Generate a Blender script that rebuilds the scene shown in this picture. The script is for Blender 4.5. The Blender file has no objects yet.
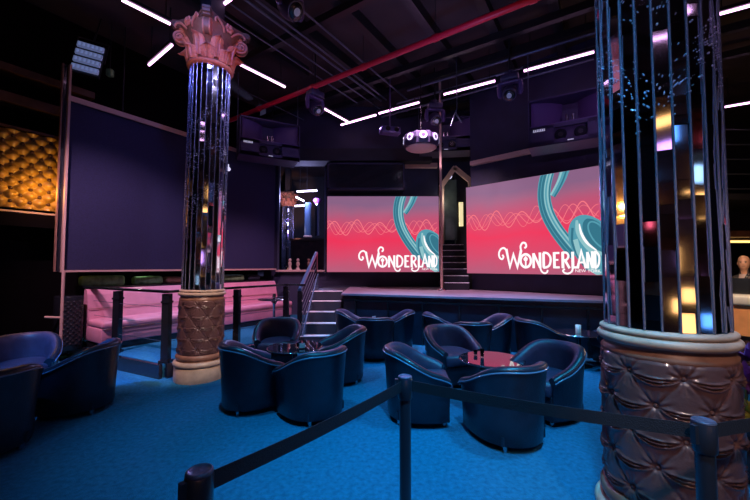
import bpy, math, random
from mathutils import Vector, Matrix, Euler
random.seed(7)
PI=math.pi
col=bpy.context.scene.collection
F=350.0; PITCH=math.atan(16/350.0); CAMH=1.6
# ---------------------------------------------------------------- camera helpers (measuring only)
def ray(px,py):
    x=(px-375)/F; y=(250-py)/F
    c,s=math.cos(PITCH),math.sin(PITCH)
    return Vector((x, c-y*s, s+y*c))
def at_h(px,py,h):
    r=ray(px,py); t=(h-CAMH)/r.z
    return Vector((r.x*t,r.y*t,h))
def at_y(px,py,Y):
    r=ray(px,py); t=Y/r.y
    return Vector((r.x*t,Y,CAMH+r.z*t))
UD=Vector((math.sin(math.radians(33)),math.cos(math.radians(33)),0))
VD=Vector((-math.cos(math.radians(33)),math.sin(math.radians(33)),0))
RU=math.radians(57)
# ---------------------------------------------------------------- materials
def mat(name,base=(.5,.5,.5),rough=.5,metal=0,emit=None,es=0,bump=0,bscale=20,var=0,vscale=5,alpha=1,coat=0,spec=.5,trans=0,sheen=0,aniso=None):
    m=bpy.data.materials.new(name); m.use_nodes=True
    nt=m.node_tree; b=nt.nodes['Principled BSDF']
    b.inputs['Base Color'].default_value=(*base,1); b.inputs['Roughness'].default_value=rough
    b.inputs['Metallic'].default_value=metal; b.inputs['Coat Weight'].default_value=coat
    b.inputs['Specular IOR Level'].default_value=spec
    b.inputs['Transmission Weight'].default_value=trans
    b.inputs['Sheen Weight'].default_value=sheen
    if emit: b.inputs['Emission Color'].default_value=(*emit,1); b.inputs['Emission Strength'].default_value=es
    tc=nt.nodes.new('ShaderNodeTexCoord')
    if var:
        n=nt.nodes.new('ShaderNodeTexNoise'); n.inputs['Scale'].default_value=vscale; n.inputs['Detail'].default_value=6
        nt.links.new(tc.outputs['Object'],n.inputs['Vector'])
        r=nt.nodes.new('ShaderNodeValToRGB')
        r.color_ramp.elements[0].position=.3; r.color_ramp.elements[1].position=.7
        r.color_ramp.elements[0].color=(*[c*(1-var) for c in base],1)
        r.color_ramp.elements[1].color=(*[min(1,c*(1+var)) for c in base],1)
        nt.links.new(n.outputs['Fac'],r.inputs['Fac']); nt.links.new(r.outputs['Color'],b.inputs['Base Color'])
    if bump:
        n2=nt.nodes.new('ShaderNodeTexNoise'); n2.inputs['Scale'].default_value=bscale; n2.inputs['Detail'].default_value=4
        nt.links.new(tc.outputs['Object'],n2.inputs['Vector'])
        bp=nt.nodes.new('ShaderNodeBump'); bp.inputs['Strength'].default_value=bump; bp.inputs['Distance'].default_value=.01
        nt.links.new(n2.outputs['Fac'],bp.inputs['Height']); nt.links.new(bp.outputs['Normal'],b.inputs['Normal'])
    return m
M={}
M['carpet']=mat('carpet',(.02,.15,.27),.95,var=.22,vscale=26,bump=.9,bscale=120,spec=.1)
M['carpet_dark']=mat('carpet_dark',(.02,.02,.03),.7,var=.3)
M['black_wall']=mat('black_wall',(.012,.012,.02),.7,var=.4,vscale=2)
M['navy_wall']=mat('navy_wall',(.016,.016,.048),.6,var=.2,vscale=3)
M['ceiling']=mat('ceiling',(.035,.022,.026),.8,var=.5,vscale=1.2)
M['black_metal']=mat('black_metal',(.02,.02,.025),.4,metal=.3)
M['gloss_black']=mat('gloss_black',(.012,.014,.02),.2,coat=.4)
M['rail_metal']=mat('rail_metal',(.12,.14,.2),.35,metal=.6)
M['red_pipe']=mat('red_pipe',(.55,.012,.04),.4)
M['leather']=mat('navy_leather',(.008,.016,.032),.34,bump=.25,bscale=60,var=.2,vscale=12,coat=.1)
M['leather_in']=mat('plum_leather',(.052,.040,.085),.42,bump=.25,bscale=60,var=.2,vscale=12)
M['piping']=mat('piping',(.10,.17,.28),.25,coat=.6)
M['pink']=mat('pink_upholstery',(.64,.28,.38),.45,bump=.15,bscale=30,var=.08)
M['brown_leather']=mat('brown_leather',(.12,.062,.062),.30,bump=.2,bscale=50,var=.2,vscale=6,coat=.35)
M['cream']=mat('aged_cream_plaster',(.50,.38,.29),.4,var=.25,vscale=8,bump=.2)
M['bronze']=mat('brown_plaster',(.26,.13,.09),.4,var=.25,vscale=8)
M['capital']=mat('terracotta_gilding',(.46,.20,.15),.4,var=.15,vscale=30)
M['capital_dark']=mat('shaded_gilding',(.16,.09,.07),.5,var=.2,vscale=20)  # darker copy of the capital colour, shade of recesses and abacus put in
M['glint']=mat('mirror_glint',(.85,.8,1),.25,metal=.35)  # pale chips standing in for sparkling reflections on the mirror shaft
M['mirror']=mat('mirror',(.85,.88,1.0),.06,metal=1)
M['mirror_edge']=mat('bevelled_mirror_edge',(.36,.40,.58),.22,metal=.75)
M['tan_trim']=mat('tan_trim',(.55,.36,.30),.45)
M['panel']=mat('panel_fabric',(.0095,.012,.06),.8,bump=.5,bscale=140,var=.22,vscale=45,sheen=.08)
M['amber']=mat('amber_tufted',(.38,.21,.04),.35,var=.2,vscale=5,coat=.2)
M['wood']=mat('dark_wood',(.06,.025,.015),.5,var=.4,vscale=6)
M['glass_top']=mat('glossy_table_glass',(.03,.02,.035),.04,coat=1,spec=1.0)
M['chrome']=mat('chrome',(.6,.6,.65),.15,metal=1)
M['strip']=mat('led_tube',(1,1,1),.5,emit=(1.0,.5,.95),es=4.2)
M['strip_w']=mat('led_tube_cool',(1,1,1),.5,emit=(.75,.65,1.0),es=5)
M['lamp_white']=mat('lamp_lens_lit',(.6,.6,.7),.3,emit=(.75,.7,1.0),es=.9)
M['lens_dim']=mat('dim_lens_core',(.3,.3,.35),.15,emit=(.5,.55,1.0),es=.08)
M['blinder']=mat('blinder_lens',(.3,.38,.6),.4,emit=(.35,.45,.9),es=.16)
M['blinder_cell']=mat('blinder_cell',(.25,.3,.45),.4,emit=(.3,.42,.9),es=.30)
M['speaker']=mat('speaker_paint',(.045,.035,.085),.45,var=.15,bump=.2,bscale=90)
M['speaker_horn']=mat('horn_paint',(.10,.06,.17),.35)
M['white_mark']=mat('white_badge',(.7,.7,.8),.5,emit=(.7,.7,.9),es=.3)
M['stage_top']=mat('stage_floor',(.42,.30,.40),.3,var=.2,vscale=3,coat=.3)
M['stage_front']=mat('stage_fascia',(.02,.025,.05),.35,var=.3)
M['step_edge']=mat('step_nosing',(.8,.8,.85),.4)
M['step']=mat('step_riser',(.03,.04,.06),.6)
M['belt']=mat('belt_webbing',(.012,.02,.035),.7,bump=.4,bscale=200)
M['post']=mat('stanchion_black',(.02,.03,.05),.3,coat=.4)
M['post_cap']=mat('stanchion_cap',(.10,.14,.24),.35,metal=.4,var=.3,vscale=40)
M['glass']=mat('clear_glass',(.9,.9,1),.03,trans=1)
M['green']=mat('green_fabric',(.16,.30,.13),.7,var=.5,vscale=9)
M['skin']=mat('skin',(.55,.28,.17),.5)
M['hair']=mat('grey_hair',(.16,.11,.08),.8)
M['cloth']=mat('dark_jacket',(.03,.025,.03),.8)
M['shirt']=mat('pale_shirt',(.45,.33,.30),.8)
M['bar_amber']=mat('amber_bar_front',(.75,.32,.12),.5,var=.15)
M['bar_white']=mat('pale_counter',(.65,.62,.55),.3)
M['warm_lamp']=mat('warm_lamp',(1,.7,.4),.5,emit=(1,.5,.15),es=2.4)
M['blue_mirror_fill']=mat('blue_mirror_fill',(.3,.5,1),.5,emit=(.1,.35,1),es=2.4)  # blue glow of the added panels that fill the mirrors
M['fill_pale']=mat('pale_mirror_fill',(.5,.6,.7),.5,emit=(.4,.65,.9),es=1.3)  # pale glow of the added panels behind the viewer
M['fill_red']=mat('red_mirror_fill',(.5,.1,.1),.5,emit=(1,.12,.2),es=2.5)  # red glow of the added panels behind the viewer
M['blue_rail']=mat('blue_rail_paint',(.05,.12,.25),.3,coat=.5)
M['step_dark']=mat('dark_riser',(.008,.01,.02),.5)
M['void']=mat('unlit_wall',(.003,.002,.003),.9,spec=.05)
M['violet_mirror_fill']=mat('violet_mirror_fill',(.8,.5,1),.5,emit=(.7,.35,1),es=2.4)  # violet glow of the added panels that fill the mirrors
M['petal']=mat('purple_petal',(.28,.07,.30),.5,var=.3,vscale=20)
M['petal_y']=mat('yellow_petal',(.62,.60,.08),.5,var=.3,vscale=20)
M['door_light']=mat('lit_pane',(1,.9,.6),.5,emit=(1,.85,.45),es=.75)
M['door_dark']=mat('door_slab',(.05,.07,.07),.4,var=.3)
M['white_txt']=mat('screen_white',(0,0,0),1,emit=(1,.93,.95),es=1.0,spec=0)
M['teal']=mat('screen_teal',(0,0,0),1,emit=(.10,.36,.46),es=.85,spec=0)
M['teal_l']=mat('screen_teal_light',(0,0,0),1,emit=(.30,.58,.62),es=.85,spec=0)
M['teal_d']=mat('screen_teal_dark',(0,0,0),1,emit=(.04,.19,.27),es=.85,spec=0)
M['wave']=mat('screen_wave',(0,0,0),1,emit=(.95,.20,.24),es=.9,spec=0)
def screen_mat():
    m=bpy.data.materials.new('led_screen_picture'); m.use_nodes=True; nt=m.node_tree; b=nt.nodes['Principled BSDF']
    b.inputs['Base Color'].default_value=(0,0,0,1); b.inputs['Roughness'].default_value=.6
    tc=nt.nodes.new('ShaderNodeTexCoord'); sp=nt.nodes.new('ShaderNodeSeparateXYZ')
    nt.links.new(tc.outputs['Generated'],sp.inputs[0])
    n=nt.nodes.new('ShaderNodeTexNoise'); n.inputs['Scale'].default_value=3
    nt.links.new(tc.outputs['Generated'],n.inputs['Vector'])
    ad=nt.nodes.new('ShaderNodeMath'); ad.operation='MULTIPLY_ADD'; ad.inputs[1].default_value=.18; 
    nt.links.new(n.outputs['Fac'],ad.inputs[0]); nt.links.new(sp.outputs['Z'],ad.inputs[2])
    r=nt.nodes.new('ShaderNodeValToRGB'); el=r.color_ramp.elements
    el[0].position=.05; el[0].color=(.42,.115,.20,1)
    el[1].position=1.08; el[1].color=(.25,.12,.23,1)
    for p,c in ((.25,(.62,.075,.155,1)),(.5,(.85,.035,.10,1)),(.72,(.60,.075,.16,1)),(.9,(.36,.12,.22,1))):
        e=el.new(p); e.color=c
    el[len(el)-1].position=1.0
    nt.links.new(ad.outputs[0],r.inputs['Fac'])
    nt.links.new(r.outputs['Color'],b.inputs['Emission Color']); b.inputs['Emission Strength'].default_value=.9
    return m
M['screen']=screen_mat()
# ---------------------------------------------------------------- mesh builder
class MB:
    def __init__(s): s.v=[]; s.f=[]; s.mi=[]; s.sm=[]
    def add(s,vs,fs,mi=0,smooth=False,mx=None):
        o=len(s.v)
        for p in vs:
            p=Vector(p)
            if mx is not None: p=mx@p
            s.v.append(p)
        for f in fs: s.f.append([i+o for i in f]); s.mi.append(mi); s.sm.append(smooth)
    def box(s,c,d,mi=0,mx=None,rz=0,taper=1):
        x,y,z=[k/2 for k in d]; c=Vector(c); R=Matrix.Rotation(rz,3,'Z')
        vs=[c+R@Vector((sx*x*(taper if sz>0 else 1),sy*y*(taper if sz>0 else 1),sz*z)) for sz in(-1,1) for sx,sy in((-1,-1),(1,-1),(1,1),(-1,1))]
        s.add(vs,[(3,2,1,0),(4,5,6,7),(0,1,5,4),(1,2,6,5),(2,3,7,6),(3,0,4,7)],mi,False,mx)
    def rbox(s,c,d,r=.02,mi=0,mx=None,rz=0):   # box with bevelled edges (chamfer x2)
        x,y,z=[k/2 for k in d]; c=Vector(c); R=Matrix.Rotation(rz,3,'Z')
        prof=[(-z,r),(-z+r*.3,r*.3),(-z+r,0),(z-r,0),(z-r*.3,r*.3),(z,r)]
        rings=[]
        for zz,ins in prof:
            ring=[]
            for k,(sx,sy) in enumerate(((1,1),(-1,1),(-1,-1),(1,-1))):
                for j in range(4):
                    a=k*PI/2+j*PI/6
                    ring.append(c+R@Vector((sx*(x-r)+(r-ins)*math.cos(a),sy*(y-r)+(r-ins)*math.sin(a),zz)))
            rings.append(ring)
        s.rings(rings,mi,True,True,mx)
    def rings(s,rings,mi=0,smooth=True,cap=True,mx=None,closed=True):
        n=len(rings[0]); vs=[p for r in rings for p in r]; fs=[]
        for i in range(len(rings)-1):
            for j in range(n if closed else n-1):
                a=i*n+j; b=i*n+(j+1)%n; fs.append((a,b,b+n,a+n))
        s.add(vs,fs,mi,smooth,mx)
        if cap:
            s.add(rings[0],[tuple(range(n-1,-1,-1))],mi,False,mx); s.add(rings[-1],[tuple(range(n))],mi,False,mx)
    def lathe(s,prof,n=32,c=(0,0,0),mi=0,mx=None,smooth=True,cap=True):
        c=Vector(c)
        s.rings([[c+Vector((r*math.cos(2*PI*k/n),r*math.sin(2*PI*k/n),z)) for k in range(n)] for r,z in prof],mi,smooth,cap,mx)
    def tube(s,pts,r,n=8,mi=0,mx=None,cap=True):
        pts=[Vector(p) for p in pts]; rings=[]; m=len(pts)
        up=None
        for i,p in enumerate(pts):
            t=(pts[min(i+1,m-1)]-pts[max(i-1,0)]).normalized()
            if up is None:
                up=Vector((0,0,1)) if abs(t.z)<.9 else Vector((1,0,0))
            a=t.cross(up).normalized(); b=a.cross(t).normalized(); up=b
            rr=r[i] if isinstance(r,(list,tuple)) else r
            rings.append([p+(a*math.cos(2*PI*k/n)+b*math.sin(2*PI*k/n))*rr for k in range(n)])
        s.rings(rings,mi,True,cap,mx)
    def prism(s,poly,z0,z1,mi=0,mx=None):
        n=len(poly); A=[Vector((x,y,z0)) for x,y in poly]; B=[Vector((x,y,z1)) for x,y in poly]
        s.add(A+B,[tuple(range(n-1,-1,-1)),tuple(range(n,2*n))]+[(i,(i+1)%n,(i+1)%n+n,i+n) for i in range(n)],mi,False,mx)
    def sphere(s,c,r,mi=0,n=16,m=10,sc=(1,1,1),mx=None):
        c=Vector(c); rg=[]
        for i in range(m+1):
            a=-PI/2+PI*i/m; a=max(-PI/2+.02,min(PI/2-.02,a))
            rg.append([c+Vector((r*sc[0]*math.cos(a)*math.cos(2*PI*k/n),r*sc[1]*math.cos(a)*math.sin(2*PI*k/n),r*sc[2]*math.sin(a))) for k in range(n)])
        s.rings(rg,mi,True,True,mx)
    def build(s,name,mats,parent=None,loc=None):
        me=bpy.data.meshes.new(name); me.from_pydata([tuple(p) for p in s.v],[],s.f)
        if not isinstance(mats,(list,tuple)): mats=[mats]
        for m in mats: me.materials.append(M[m] if isinstance(m,str) else m)
        for p,mi,sm in zip(me.polygons,s.mi,s.sm): p.material_index=mi; p.use_smooth=sm
        me.update()
        o=bpy.data.objects.new(name,me); col.objects.link(o)
        if parent: o.parent=parent
        if loc: o.location=loc
        return o
def tag(o,label,cat,group=None,kind=None):
    o['label']=label; o['category']=cat
    if group: o['group']=group
    if kind: o['kind']=kind
    return o
def thing(name,label,cat,loc=(0,0,0),rz=0,group=None,rot=None):
    o=bpy.data.objects.new(name,None); col.objects.link(o); o.empty_display_size=.1
    o.location=loc; o.rotation_euler=rot if rot else (0,0,rz)
    return tag(o,label,cat,group)
def struct(mb,name,mats):
    o=mb.build(name,mats); o['kind']='structure'; return o
def dup(root,loc,rz=None,label=None,scale=None,rot=None):
    r=root.copy(); col.objects.link(r); r.location=loc
    if rz is not None: r.rotation_euler=(0,0,rz)
    if rot is not None: r.rotation_euler=rot
    if scale: r.scale=(scale,)*3 if not isinstance(scale,tuple) else scale
    if label: r['label']=label
    def rec(src,dst):
        for ch in list(src.children):
            c=ch.copy(); col.objects.link(c); c.parent=dst; rec(ch,c)
    rec(root,r)
    return r
def seg_wall(mb,a,b,z0,z1,th=.12,mi=0):
    a=Vector(a[:2]).to_3d(); b=Vector(b[:2]).to_3d(); d=(b-a); L=d.length
    rz=math.atan2(d.y,d.x); c=(a+b)/2; nrm=Vector((-math.sin(rz),math.cos(rz),0))
    c=c+nrm*th/2
    mb.box((c.x,c.y,(z0+z1)/2),(L,th,z1-z0),mi,rz=rz)
# ================================================================ SETTING
CH=6.35
m=MB(); m.box((2,5.5,-.1),(26,27,.2)); struct(m,'floor','carpet')
m=MB(); m.box((2,5.5,CH+.1),(26,27,.2)); struct(m,'ceiling','ceiling')
L0=Vector((-4.35,6.0,0)); WO=L0+VD*.9      # sofa front line / panel plane
# left wall stands .7 m behind the hanging panel
m=MB(); a=WO+VD*.75+UD*4.15; b=WO+VD*.75-UD*1.0
seg_wall(m,b,a,0,CH); struct(m,'wall_left','void')
m=MB(); a2=WO+VD*.75-UD*1.0; b2=a2-UD*9.5
seg_wall(m,b2,a2,0,CH); struct(m,'wall_far_left','void')
# back wall with the opening on its left and the arched doorway on its right
YB=10.25
m=MB()
ox0,ox1=-2.83,-1.48
m.box((-3.05,YB+.08,CH/2),(.42,.16,CH))
m.box(((ox0+ox1)/2,YB+.08,.72),(ox1-ox0,.16,1.44)); m.box(((ox0+ox1)/2,YB+.08,(4.62+CH)/2),(ox1-ox0,.16,CH-4.62))
m.box(((ox1+1.86)/2,YB+.08,CH/2),(1.86-ox1,.16,CH))
struct(m,'wall_back','navy_wall')
# wall behind the right screen (slanted)
S0=Vector((2.32,8.83,0)); S1=Vector((4.46,6.84,0)); SD=(S1-S0).normalized(); SN=Vector((-SD.y,SD.x,0))  # SN points away from camera
if SN.y<0: SN=-SN
m=MB(); seg_wall(m,S0+SN*.25+SD*0.0,S0+SN*.25+SD*3.5,0,CH,.14); struct(m,'wall_right_back','navy_wall')
# lintel above the doorway between the screens
def wallbox(mb,a,b,z0,z1,th=.12): seg_wall(mb,a,b,z0,z1,th)
m=MB(); 
s_=None
def dpt(px,py,Y=10.5):
    v=at_y(px,py,Y); return (v.x,v.z)
o_=[dpt(436,30),dpt(436,270),dpt(441.5,270),dpt(441.5,186),dpt(454.5,168),dpt(470.5,181),dpt(470.5,270),dpt(482,270),dpt(482,30)]
vs=[(x,10.5,z) for x,z in o_]+[(x,10.62,z) for x,z in o_]; n_=len(o_)
m=MB(); m.add(vs,[(0,1,2,3),(0,3,4,8),(8,4,5),(8,5,6,7)]+[(3+n_,2+n_,1+n_,n_),(8+n_,4+n_,3+n_,n_),(5+n_,4+n_,8+n_),(7+n_,6+n_,5+n_,8+n_)]+[(i,i+n_,(i+1)%n_+n_,(i+1)%n_) for i in range(n_)])
struct(m,'wall_doorway','navy_wall')
# far enclosing walls
m=MB(); m.box((8.9,11.3,CH/2),(12.6,.16,CH)); struct(m,'wall_back_right','black_wall')
m=MB(); m.box((14.5,4.5,CH/2),(.16,14,CH)); struct(m,'wall_right','black_wall')
m=MB(); m.box((2,-6.6,CH/2),(25,.16,CH)); struct(m,'wall_rear','black_wall')
# annex room seen through the opening
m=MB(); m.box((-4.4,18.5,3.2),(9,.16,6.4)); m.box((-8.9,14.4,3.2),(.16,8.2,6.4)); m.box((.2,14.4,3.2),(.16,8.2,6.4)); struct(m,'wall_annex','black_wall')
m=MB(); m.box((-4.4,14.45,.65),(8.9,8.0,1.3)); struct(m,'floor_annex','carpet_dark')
# raised platform
plat=[(-9.5,4.6),(-5.9,6.45),(-4.25,5.78),(-3.05,5.17),(-1.55,7.45),(-1.55,9.9),(-2.6,10.2),(-8.5,12),(-12,8)]
plat=[(-10.4,3.4),(-6.15,6.1),(-5.5,6.45),(-4.25,5.72),(-3.05,5.12),(-1.50,7.5),(-1.50,10.2),(-3.2,10.2),(-9.9,-.0)]
m=MB(); m.prism(plat[:-1]+[(-10.4,3.41)],0,.19,0); struct(m,'floor_platform','carpet')
m=MB()
def kerb(mb,a,b,h=.2,th=.05):
    seg_wall(mb,a,b,0,h,th)
kerb(m,(-3.03,5.06),(-4.27,5.67)); kerb(m,(-1.47,7.47),(-3.0,5.08)); kerb(m,(-4.27,5.67),(-5.5,6.4)); kerb(m,(-5.5,6.4),(-6.2,6.05)); kerb(m,(-6.2,6.05),(-9.9,3.7))
struct(m,'trim_1','gloss_black')
# ---- ceiling structure: beams, rails, ducts
def along(p,d,a,b): return p+d*a, p+d*b
m=MB()
for k in range(7):
    p=Vector((-6+1.9*k,1.5+1.0*k,0))
    c=p; m.box((c.x,c.y,CH-.11),(.16,16,.22),rz=RU-PI/2)
struct(m,'trim_2','black_metal')
m=MB()
for (px,py) in ((470,100),(470,118),(440,60),(330,20),(640,15)):
    p=at_h(px,py,6.0); m.box((p.x,p.y,6.06),(15,.12,.14),rz=RU+PI/2)
struct(m,'trim_3','black_metal')
# thin rails under ceiling, running away from us
def rail(name,label,px,py,h,d,a,b,r,mt='rail_metal',group=None):
    p=at_h(px,py,h); A,B=along(p,d,a,b); mm=MB(); mm.tube([A,B],r,8); o=mm.build(name,mt)
    tag(o,label,'rail',group); return o
i=0
for (px,py,a,b,r,t) in ((274,21,-1.5,3.6,.022,'bright doubled rail, left rail of the pair beside the top moving light'),(281,19,-1.5,3.6,.018,'bright doubled rail, right rail of the pair beside the top moving light'),(250,32,-1,3.4,.016,'thin ceiling rail nearest the big cream column capital'),(262,26,-1,4.2,.014,'thin ceiling rail just left of the bright doubled pair'),(310,17,-2,4.2,.018,'long ceiling rail right of the top moving light'),(238,88,0,3.4,.013,'thin ceiling rail crossing behind the red pipe, lowest at left')):
    rail('ceiling_rail',t,px,py,5.95,UD,a,b,r,group='ceiling rails running to the corner')
for (px,py,t) in ((455,97,'long horizontal conduit just above the pink light tubes'),(480,80,'long horizontal conduit, middle of the three above the tubes'),(500,62,'long horizontal conduit, uppermost of the three below the red pipe')):
    rail('ceiling_conduit',t,px,py,5.9,-VD,-2.2,3.0,.03,'rail_metal','conduits parallel to the light tubes')
# red sprinkler pipe
a=at_h(226,122,5.5); b=at_h(533,-1,5.5)
dd=(b-a).normalized()
root=thing('sprinkler_pipe','long red sprinkler pipe running diagonally under the ceiling','pipe')
m=MB(); m.tube([a-dd*.2,b+dd*2.5],.052,12); m.build('pipe','red_pipe',root)
for t in (.18,.42,.6,.8,1.0):
    m=MB(); c=a+(b-a)*t; m.tube([c-dd*.05,c+dd*.05],.064,12); m.build('coupling','red_pipe',root); m=MB(); m.tube([c,c+Vector((0,0,CH-5.5))],.006,6); m.build('hanger','black_metal',root)
# LED tubes
def led(px0,py0,px1,py1,h,label,r=.022):
    a=at_h(px0,py0,h); b=at_h(px1,py1,h); d=(b-a); c=(a+b)/2
    root=thing('light_tube',label,'light tube',c,math.atan2(d.y,d.x),'pink white light tubes under the ceiling'); L=d.length
    m=MB(); m.tube([(-L/2,0,0),(L/2,0,0)],r,10); m.build('tube','strip',root)
    m=MB(); m.box((0,0,.055),(L+.04,.07,.06)); m.build('housing','black_metal',root)
    for s in(-1,1):
        m=MB(); m.tube([(s*L*.4,0,.08),(s*L*.4,0,CH-h)],.008,6); m.build('hanger','black_metal',root)
HS=5.6
for a in ((122,0,170,24,'short tube from the top edge down to the capital, left of it'),(237,63,285,87,'pink tube just right of the column capital'),(321,107,348,122,'shortest pink tube, above and left of the hanging pod'),
    (341,125,376,115,'pink tube meeting the corner above the dark wall box'),(379,113.5,419,102.5,'pink tube ending beside the hanging pod wire'),(444,94.5,495,81,'pink tube between the two centre moving lights'),(524,71,594,52,'pink tube above the right loudspeaker'),
    (149,65,172,45,'tube sloping down to the left below the capital volute'),(210,14,231,-1,'tube rising to the top edge right of the capital'),(718,14.5,756,4,'tube at top right corner of the picture'),(725,107,760,101,'lower tube at the right edge behind the big column')):
    led(*a[:4],HS,a[4])
# ================================================================ COLUMNS
COLX,COLY=-2.525,5.12
def make_column(cx,cy,label,rz):
    root=thing('mirrored_column',label,'column',(cx,cy,0),rz,'mirrored columns with tufted drums')
    m=MB(); m.lathe([(.335,0),(.338,.03),(.335,.19),(.325,.2)],48); m.build('plinth','cream',root)
    def torus(z0,z1,r0,r1):
        n=8; return [(r0+(r1-r0)*math.sin(PI*k/n),z0+(z1-z0)*(1-math.cos(PI*k/n))/2) for k in range(n+1)]
    m=MB(); m.lathe(torus(.2,.28,.31,.352),48); m.build('base_ring','cream',root)
    m=MB(); m.lathe([(.31,.28),(.30,.29)]+torus(.295,.37,.295,.322),48); m.build('brown_ring','bronze',root)
    # tufted drum
    z0,z1=.37,1.125; NA=8; rows=5; nt_,nz=360,150; R0=.300
    btn=[]
    for r in range(-1,rows+1):
        zz=z0+(r+.5)*(z1-z0)/rows
        for k in range(NA): btn.append((2*PI*(k+(r%2)*.5)/NA,zz,0<=r<rows))
    dz=(z1-z0)/rows; da=2*PI/NA
    def rad(a,z):
        # diamond coordinates
        r=(z-z0)/dz-.5; u=a/da
        # crease distances: lines joining staggered buttons
        p=(u+ r*.5)%1; q=(u-r*.5)%1
        dp=min(p,1-p); dq=min(q,1-q)
        rr=r-round(r); ku=(u-(round(r)%2)*.5)%1
        puff=abs(math.sin(PI*p)*math.sin(PI*q))**.5
        fold=0
        for amp,wd,sg in ((.011,.024,.06),(-.010,.02,.11),(.012,.022,.17),(-.009,.02,.23),(.009,.024,.29)):
            fold+=amp*math.exp(-((rr+sg*math.sin(PI*ku))/wd)**2)*(math.sin(PI*ku)**.7)
        bx_=min(ku,1-ku)*da*R0; dist=math.hypot(bx_,rr*dz); ang=math.atan2(rr*dz,bx_)
        wr=.0035*math.cos(ang*11)*math.exp(-((dist-.045)/.028)**2)
        return R0-.004+.010*puff+fold+wr-.02*math.exp(-(dist/.02)**2)
    m=MB(); rings=[]
    for j in range(nz+1):
        z=z0+(z1-z0)*j/nz; e=min(1,min(j,nz-j)/4+.0)
        rings.append([Vector((rad(2*PI*i/nt_,z)*math.cos(2*PI*i/nt_)*(1-.03*(1-e)),rad(2*PI*i/nt_,z)*math.sin(2*PI*i/nt_)*(1-.03*(1-e)),z)) for i in range(nt_)])
    m.rings(rings,0,True,True); drum=m.build('tufted_drum','brown_leather',root)
    bm=MB(); bm.sphere((0,0,0),.013,0,10,6,(1,1,1)); b0=None
    for (a,z,ok) in btn:
        if not ok: continue
        if b0 is None: b=bm.build('button','brown_leather',drum); b0=b
        else: b=b0.copy(); col.objects.link(b); b.parent=drum
        b.location=((R0-.022)*math.cos(a),(R0-.022)*math.sin(a),z)
    m=MB(); m.lathe([(.290,1.11),(.297,1.12),(.299,1.14),(.285,1.155),(.283,1.17),(.295,1.185)],48); m.build('cove_ring','bronze',root)
    m=MB(); m.lathe(torus(1.180,1.232,.29,.317)+[(.296,1.233)]+torus(1.235,1.262,.29,.303)+[(.275,1.268)],48); m.build('top_ring','cream',root)
    # mirrored shaft
    N=24; RS=.272; zb,zt=1.27,4.52; m=MB(); me=MB(); rnd=random.Random(5)
    for k in range(N):
        a0=2*PI*(k+.07)/N; a1=2*PI*(k+.93)/N; am=(a0+a1)/2
        p0=Vector((math.cos(a0)*RS,math.sin(a0)*RS,0)); p1=Vector((math.cos(a1)*RS,math.sin(a1)*RS,0)); nn=Vector((math.cos(am),math.sin(am),0))
        z=zb
        while z<zt-1e-4:
            h=rnd.choice((.05,.07,.1,.13,.18,.28,.4)); z2=min(zt,z+h)
            if zt-z2<.05: z2=zt
            t1=rnd.uniform(-.003,.003); t2=rnd.choice((-1,1))*rnd.uniform(.0,.004)*min(1,(z2-z)*6); 
            q=[p0+nn*(t1-t2)+Vector((0,0,z+.001)),p1+nn*(-t1-t2)+Vector((0,0,z+.001)),p1+nn*(-t1+t2)+Vector((0,0,z2-.001)),p0+nn*(t1+t2)+Vector((0,0,z2-.001))]
            m.add(q,[(0,1,2,3)],0,False)
            z=z2
    m.lathe([(RS-.014,zb),(RS-.014,zt)],N,mi=1,smooth=False)
    m.build('mirror_facets',['mirror','gloss_black'],root)
    for k in range(N):
        a=2*PI*k/N; me.tube([(math.cos(a)*(RS+.004),math.sin(a)*(RS+.004),zb),(math.cos(a)*(RS+.004),math.sin(a)*(RS+.004),zt)],.0062,6)
    me.build('glass_edge_rods','mirror_edge',root)
    # pale chips scattered in bands, imitating glints reflected in the mirrors
    ms=MB()
    for k in range(1500):
        a=rnd.uniform(0,2*PI); z=rnd.choice((3.75,3.2,2.6))+.14*math.sin(3*a)+rnd.gauss(0,.09)
        z=min(max(z,zb+.05),zt-.05)
        c=Vector((math.cos(a)*(RS+.004),math.sin(a)*(RS+.004),z)); r=rnd.uniform(.002,.007)
        ms.add([c+Vector(d)*r for d in((1,0,0),(0,1,0),(-1,0,0),(0,-1,0),(0,0,1),(0,0,-1))],[(0,1,4),(1,2,4),(2,3,4),(3,0,4),(1,0,5),(2,1,5),(3,2,5),(0,3,5)])
    so=ms.build('glint_chips','glint',root); so['kind']='stuff'
    # capital
    K=.10
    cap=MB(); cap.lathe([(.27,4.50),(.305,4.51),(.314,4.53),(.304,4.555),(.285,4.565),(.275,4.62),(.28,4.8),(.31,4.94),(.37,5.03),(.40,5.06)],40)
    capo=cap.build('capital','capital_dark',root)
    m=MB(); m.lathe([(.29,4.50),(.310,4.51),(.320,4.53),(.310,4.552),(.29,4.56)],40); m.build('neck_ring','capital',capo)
    D=.545
    pl=[]
    for k in range(4):
        a=k*PI/2; c0=Vector((math.cos(a),math.sin(a)))*D; c1_=Vector((math.cos(a+PI/2),math.sin(a+PI/2)))*D
        t=Vector((-math.sin(a),math.cos(a)))*.05
        pl.append(c0-t); pl.append(c0+t)
        for j in range(1,8):
            q_=j/8; p=c0.lerp(c1_,q_); p=p*(1-.15*math.sin(PI*q_)); pl.append(p)
    ab=MB()
    for (z0_,z1_,sc) in ((5.06,5.085,.90),(5.085,5.12,.97),(5.12,5.15,1.0),(5.15,5.17,.96)):
        ab.prism([(p.x*sc,p.y*sc) for p in pl],z0_,z1_)
    ab.build('abacus','capital_dark',root)
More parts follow.
